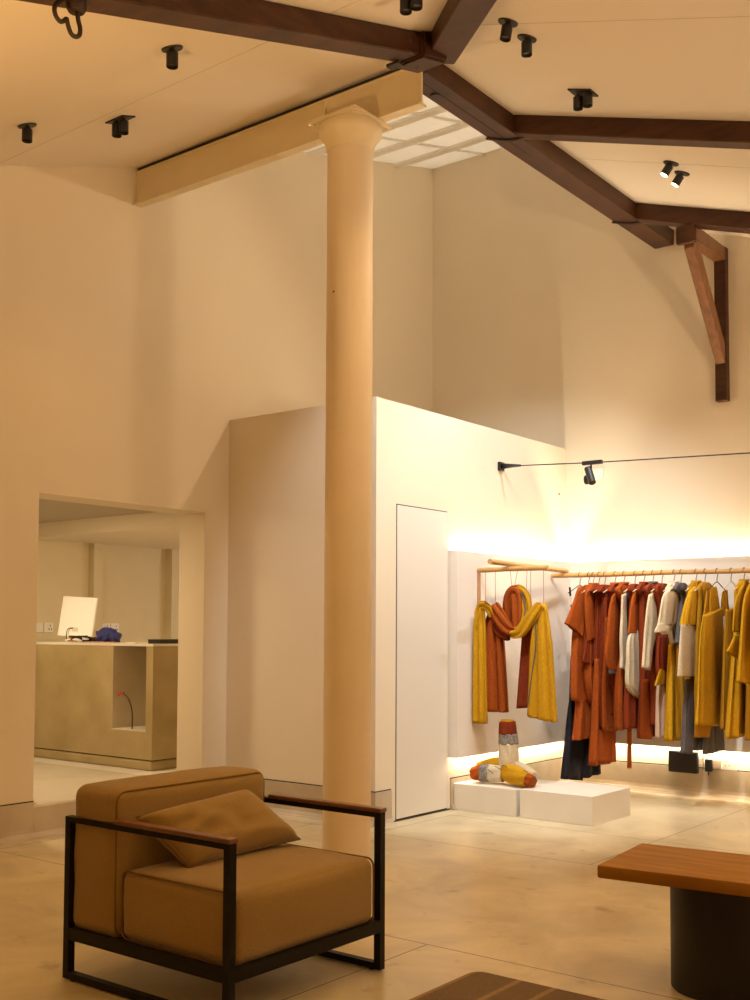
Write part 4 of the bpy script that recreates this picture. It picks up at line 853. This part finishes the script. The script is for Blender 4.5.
# ------------------------------------------------------------------ cement counter in the next room
t = thing('cement_counter', 'beige cement service counter with a tall recess, standing in the room behind the doorway', 'counter', (-7.6, 6.2, .2))
b = new(); yf, xr, zt = 5.70, -6.62, 1.165
nx0, nx1, nz0 = -7.11, -6.70, .50
bx(b, -8.55, nx0, yf, yf + .62, .285, zt); bx(b, nx1, xr, yf, yf + .62, .285, zt); bx(b, nx0, nx1, yf, yf + .62, .285, nz0); bx(b, nx0, nx1, yf + .45, yf + .62, nz0, zt)
build('body', b, COUNTER, t)
b = new(); bx(b, -8.55, xr - .01, yf + .004, yf + .61, .2, .280, bev=.02); build('plinth', b, COUNTER, t)
b = new(); bx(b, -8.55, xr - .004, yf + .006, yf + .6, .279, .286); build('shadow_gap', b, GROOVE, t)
b = new(); bx(b, -8.55, xr + .004, yf - .004, yf + .64, zt, zt + .020, bev=.003); build('top', b, COUNTER_TOP, t)
b = new(); bx(b, nx0, nx0 + .004, yf + .002, yf + .45, nz0, zt); bx(b, nx0, nx1, yf + .446, yf + .45, nz0, zt); build('recess_lit_faces', b, mat('counter_cement_lit', (.72, .62, .45), .6, var=.12, scale=4), t)  # paler copy of the counter cement, light inside the recess painted in
b = new(); bx(b, nx0, nx1, yf + .001, yf + .45, nz0, nz0 + .006); build('recess_ledge', b, COUNTER_TOP, t)
t = thing('dangling_wire', 'black wire with a red tip poking out of the counter recess', 'wire', (-6.98, yf + .05, nz0))
b = new(); tube(b, [(-6.93, yf + .06, nz0 + .004), (-6.92, yf + .05, .64), (-6.95, yf + .04, .74), (-7.02, yf + .035, .79)], .0045, 8, sm=5); build('wire', b, BLACK, t, smooth=True)
b = new(); tube(b, [(-7.01, yf + .035, .787), (-7.04, yf + .03, .79), (-7.07, yf + .03, .775)], .010, 8); build('tip', b, RED, t)
CT = zt + .020
# white screen seen from behind, tilted
t = thing('white_screen', 'bright white rectangular screen tilted back on the counter in the far room', 'screen', (-8.04, 6.02, CT))
MX = Matrix.Translation((-8.04, 6.02, CT)) @ Matrix.Rotation(math.radians(16), 4, 'Z') @ Matrix.Rotation(math.radians(-8), 4, 'X') @ Matrix.Rotation(math.radians(3.0), 4, 'Y')
b = new(); bx(b, -.18, .18, -.012, .012, .045, .40, bev=.006, M=None); bmesh.ops.transform(b, matrix=MX, verts=b.verts); build('panel', b, mat('glossy_white_plastic', (.95, .94, .90), .25), t)
b = new(); bx(b, -.05, .05, .0, .06, .0, .07, M=MX); build('foot', b, WHITE, t)
b = new(); bx(b, -.03, .03, -.016, -.011, .09, .125, M=MX); build('port_cover', b, mat('pale_grey_plastic', (.70, .62, .54), .4), t)
b = new(); tube(b, [MX @ Vector((-.02, -.018, .12)), MX @ Vector((-.06, -.03, .11)), MX @ Vector((-.055, -.05, .06)), MX @ Vector((-.03, -.07, .01))], .004, 8, sm=4); build('lead', b, BLACK, t, smooth=True)
t = thing('cable_tangle', 'tangle of black and white cables in front of the white screen', 'cables', (-7.66, 5.84, CT))
for k, mm in enumerate((BLACK, WHITE, BLACK, WHITE, BLACK, ORANGE, BLACK)):
    b = new(); P0 = Vector((-7.80 + .035 * k, 5.84, CT + .012)); pts = [P0]
    for q in range(9): pts.append(Vector((-7.66 + random.uniform(-.17, .20), 5.80 + random.uniform(-.04, .05), CT + .010 + random.uniform(0, .045))))
    tube(b, pts, .0065, 6, sm=4); build('cable', b, mm, t, smooth=True)
b = new(); bmesh.ops.create_icosphere(b, subdivisions=4, radius=1)
for v in b.verts:
    s = 1 + .34 * noise.noise(v.co * 2.6) + .16 * noise.noise(v.co * 7)
    v.co = Vector((-7.36 + v.co.x * .115 * s, 5.85 + v.co.y * .085 * s, max(CT + .001, CT + .05 + v.co.z * .070 * s)))
tag(build('crumpled_blue_cloth', b, BLUE, smooth=True), 'crumpled dark blue cloth lying on the counter right of the screen', 'cloth')
b = new(); bmesh.ops.create_grid(b, x_segments=10, y_segments=6, size=1)
for v in b.verts: v.co = Vector((-7.40 + v.co.x * .20, 5.79 + v.co.y * .05, CT + .008 + .006 * noise.noise(v.co * 3)))
g = bmesh.ops.extrude_face_region(b, geom=b.faces[:]); bmesh.ops.translate(b, vec=(0, 0, -.005), verts=[v for v in g['geom'] if isinstance(v, bmesh.types.BMVert)])
tag(build('pink_paper', b, PINK), 'pale pink paper under the blue cloth on the counter', 'paper')
b = new(); bx(b, -6.68, -6.60 + .0, 5.84, 6.1, CT, CT + .028, bev=.006); b.free()
t = thing('black_tray', 'flat black tray at the right end of the counter', 'tray', (-6.68, 6.15, CT))
b = new(); bx(b, -6.80, -6.65, 5.80, 6.20, CT, CT + .012, bev=.003); build('base', b, BLACK, t)
b = new()
for q in ((-6.80, -6.79, 5.80, 6.20), (-6.66, -6.65, 5.80, 6.20), (-6.79, -6.66, 5.80, 5.81), (-6.79, -6.66, 6.19, 6.20)): bx(b, *q, CT + .010, CT + .034)
build('rim', b, BLACK, t)
b = new(); tube(b, [(-6.80, 5.76, CT + .008), (-6.85, 5.78, CT + .014), (-6.92, 5.77, CT + .010), (-6.97, 5.79, CT + .008)], .006, 8, sm=4); b.free()
b = new(); bx(b, -6.98, -6.86, 5.72, 5.77, CT, CT + .010, bev=.003); tag(build('small_card', b, SOCK), 'small pale card beside the black tray on the counter', 'card')
# sockets on the back wall
for k, (yy, lab) in enumerate(((6.04, 'blank white wall plate furthest left behind the counter'), (6.15, 'white wall socket left of the white screen'), (6.68, 'white wall plate half behind the white screen'), (6.80, 'middle white wall socket right of the white screen'), (6.91, 'rightmost white wall socket behind the counter'))):
    t = thing('wall_socket', lab, 'socket', (XB, yy, 1.265), 'white sockets on the far room wall')
    b = new(); bx(b, XB, XB + .01, yy - .05, yy + .05, 1.265, 1.355, bev=.003); build('plate', b, SOCK, t)
    if k not in (0, 2):
        for dy, dz in ((0, .02), (-.013, -.012), (.013, -.012)):
            b = new(); bx(b, XB + .009, XB + .0115, yy + .015 + dy - .004, yy + .015 + dy + .004, 1.308 + dz - .007, 1.308 + dz + .007); build('pin_hole', b, BLACK, t)
t = thing('wall_speaker', 'tiny black device under the far room ceiling beside the doorway jamb', 'device', (-8.3, 7.72, 2.0))
b = new(); bx(b, XB, XB + .06, 7.70, 7.82, 2.06, 2.12, bev=.008); build('case', b, BLACK, t)
b = new(); cyl(b, (XB + .055, 7.76, 2.075), (XB + .075, 7.75, 2.065), .018, seg=14); build('lens', b, BLACK, t)
lamp('AREA', (-7.2, 4.5, 2.235), 34, (1, .76, .46), target=(-7.2, 4.6, .2), size=(.4, .4), name='far_room_lamp')
lamp('SPOT', (-7.6, 4.4, 2.22), 70, (1, .78, .48), target=(-7.93, 6.02, 1.35), angle=30, blend=.9, radius=.05)
lamp('AREA', (-6.42, 6.9, 2.09), 17, (1, .70, .36), target=(-7.0, 6.5, .6), size=(.25, .25), name='far_room_lamp')

# ------------------------------------------------------------------ armchair
ax0, ax1, ay0, ay1 = -3.468, -2.597, 2.572, 3.405
t = thing('armchair', 'olive gold upholstered armchair on a black steel frame with wooden armrests', 'armchair', ((ax0 + ax1) / 2, (ay0 + ay1) / 2, 0))
w = .030
for nm, y0 in (('near', ay0), ('far', ay1 - w)):
    b = new()
    bx(b, ax0, ax0 + w, y0, y0 + w, .006, .600); bx(b, ax1 - w, ax1, y0, y0 + w, .006, .600)
    bx(b, ax0 + w, ax1 - w, y0, y0 + w, .006, .030); bx(b, ax0 + w, ax1 - w, y0, y0 + w, .580, .600)
    fr = build('side_frame', b, BLACKS, t)
    for x_ in (ax0 + .05, ax1 - .05):
        b = new(); cyl(b, (x_, y0 + w / 2, 0), (x_, y0 + w / 2, .0065), .013, seg=14); sub('foot_pad', b, BLACK, fr, t)
    b = new(); bx(b, -3.185, ax1 + .002, y0 - .006, y0 + w + .010, .600, .616, bev=.005); build('wooden_armrest', b, ARMW, t)
b = new()
bx(b, ax0 + w, ax1 - w, ay0 + .002, ay0 + w - .002, .148, .192); bx(b, ax0 + w, ax1 - w, ay1 - w + .002, ay1 - .002, .148, .192)
bx(b, ax0, ax0 + w - .002, ay0 + w, ay1 - w, .148, .192); bx(b, ax1 - w + .002, ax1, ay0 + w, ay1 - w, .148, .192)
for q in range(6): bx(b, ax0 + w, ax1 - w, ay0 + .1 + q * .125, ay0 + .14 + q * .125, .160, .180)
build('seat_frame', b, BLACKS, t)
b = new(); cushion(b, -3.195, -2.612, ay0 + .037, ay1 - .037, .182, .432, r=.042, puff=.016, wob=.003)
seat = build('seat_cushion', b, CHAIRF, t, smooth=True)
b = new(); cushion(b, ax0 + .006, -3.198, ay0 + .020, ay1 - .020, .180, .716, r=.045, puff=.012, wob=.004)
for v in b.verts:                       # the back leans a little
    if v.co.z > .5: v.co.x += 0
back = build('back_cushion', b, CHAIRF, t, smooth=True)
def rrect(c, u, v, a, bb, r_, n_=6):
    out = []
    for sx, sy, a0 in ((1, 1, 0), (-1, 1, PI / 2), (-1, -1, PI), (1, -1, 1.5 * PI)):
        for k in range(n_ + 1):
            an = a0 + PI / 2 * k / n_
            out.append(Vector(c) + Vector(u) * (sx * (a - r_) + r_ * math.cos(an)) + Vector(v) * (sy * (bb - r_) + r_ * math.sin(an)))
    return out
def pipe(cx_, u, v, a, bb, r_, parent):
    b = new(); tube(b, rrect(cx_, u, v, a, bb, r_), .0038, 8, closed=True); sub('piping', b, PIPE, parent, t, smooth=True)
yc = (ay0 + ay1) / 2
for yy in (ay0 + .048, ay1 - .048): pipe((-2.9035, yy, .307), (1, 0, 0), (0, 0, 1), .287, .120, .030, seat)
for xx in (-3.212,): pipe((xx, yc, .448), (0, 1, 0), (0, 0, 1), .384, .258, .045, back)
# scatter pillow
tp = thing('scatter_pillow', 'small olive gold scatter pillow leaning on the armchair back', 'pillow', (-3.05, 3.0, .44))
TLp, TRp, BRp, BLp = Vector((-3.140, 2.635, .622)), Vector((-3.13, 3.180, .662)), Vector((-2.985, 3.350, .458)), Vector((-2.985, 2.755, .442))
b = new(); N_ = 26; g = {}
nrmv = (TRp - TLp).cross(BLp - TLp).normalized()
if nrmv.x < 0: nrmv = -nrmv
for side in (1, -1):
    for i in range(N_ + 1):
        for j in range(N_ + 1):
            u, v = i / N_, j / N_; U, V = 2 * u - 1, 2 * v - 1
            edge = i in (0, N_) or j in (0, N_)
            if edge and side == -1: g[(side, i, j)] = g[(1, i, j)]; continue
            pu = .5 + (u - .5) * (1 - .05 * (1 - V * V)); pv = .5 + (v - .5) * (1 - .05 * (1 - U * U))
            p = TLp.lerp(TRp, pu).lerp(BLp.lerp(BRp, pu), pv)
            h = .078 * ((1 - U ** 4) * (1 - V ** 4)) ** .48
            h += .022 * noise.noise(Vector((U * 2.6 + V, V * 2.2, side))) * (1 - U ** 4) * (1 - V ** 4)
            g[(side, i, j)] = b.verts.new(p + nrmv * side * h)
for side in (1, -1):
    for i in range(N_):
        for j in range(N_):
            q = [g[(side, i, j)], g[(side, i + 1, j)], g[(side, i + 1, j + 1)], g[(side, i, j + 1)]]
            try: b.faces.new(q if side == 1 else q[::-1])
            except ValueError: pass
build('pillow_body', b, CHAIRF, tp, smooth=True)
b = new(); loop = []
for i in range(N_): loop.append((i, 0))
for j in range(N_): loop.append((N_, j))
for i in range(N_, 0, -1): loop.append((i, N_))
for j in range(N_, 0, -1): loop.append((0, j))
pts = []
for i, j in loop:
    u, v = i / N_, j / N_; U, V = 2 * u - 1, 2 * v - 1
    pu = .5 + (u - .5) * (1 - .05 * (1 - V * V)); pv = .5 + (v - .5) * (1 - .05 * (1 - U * U))
    pts.append(TLp.lerp(TRp, pu).lerp(BLp.lerp(BRp, pu), pv))
tube(b, pts, .003, 6, closed=True); build('piping', b, PIPE, tp, smooth=True)

# ------------------------------------------------------------------ bench
RB = Matrix.Translation((-1.850, 3.695, 0)) @ Matrix.Rotation(math.radians(6), 4, 'Z')
t = thing('bench', 'low bench with oiled wood top on a black round drum base', 'bench', (-1.2, 3.95, 0))
b = new(); bx(b, 0, 1.5, 0, .50, .402, .450, bev=.010); bmesh.ops.transform(b, matrix=RB, verts=b.verts); build('top', b, BENCHW, t, smooth=30)
c_ = RB @ Vector((.385, .27, 0)); c2 = RB @ Vector((1.10, .27, 0))
DB = mat('black_drum_metal', (.008, .006, .006), .5)
for cc in (c_, c2):
    b = new(); lathe(b, [(.185, 0), (.19, .006), (.19, .402)], (cc.x, cc.y, 0), 64); build('drum_leg', b, DB, t, smooth=40)

# ------------------------------------------------------------------ rug
b = new(); prism(b, rrect((-1.25, 2.55, 0), (1, 0, 0), (0, 1, 0), 1.06, 1.05, .05), (0, 0, .009))
tag(build('rug', b, RUGM), 'flat woven brown rug with tan stripes on the cement floor in front of the bench', 'rug')
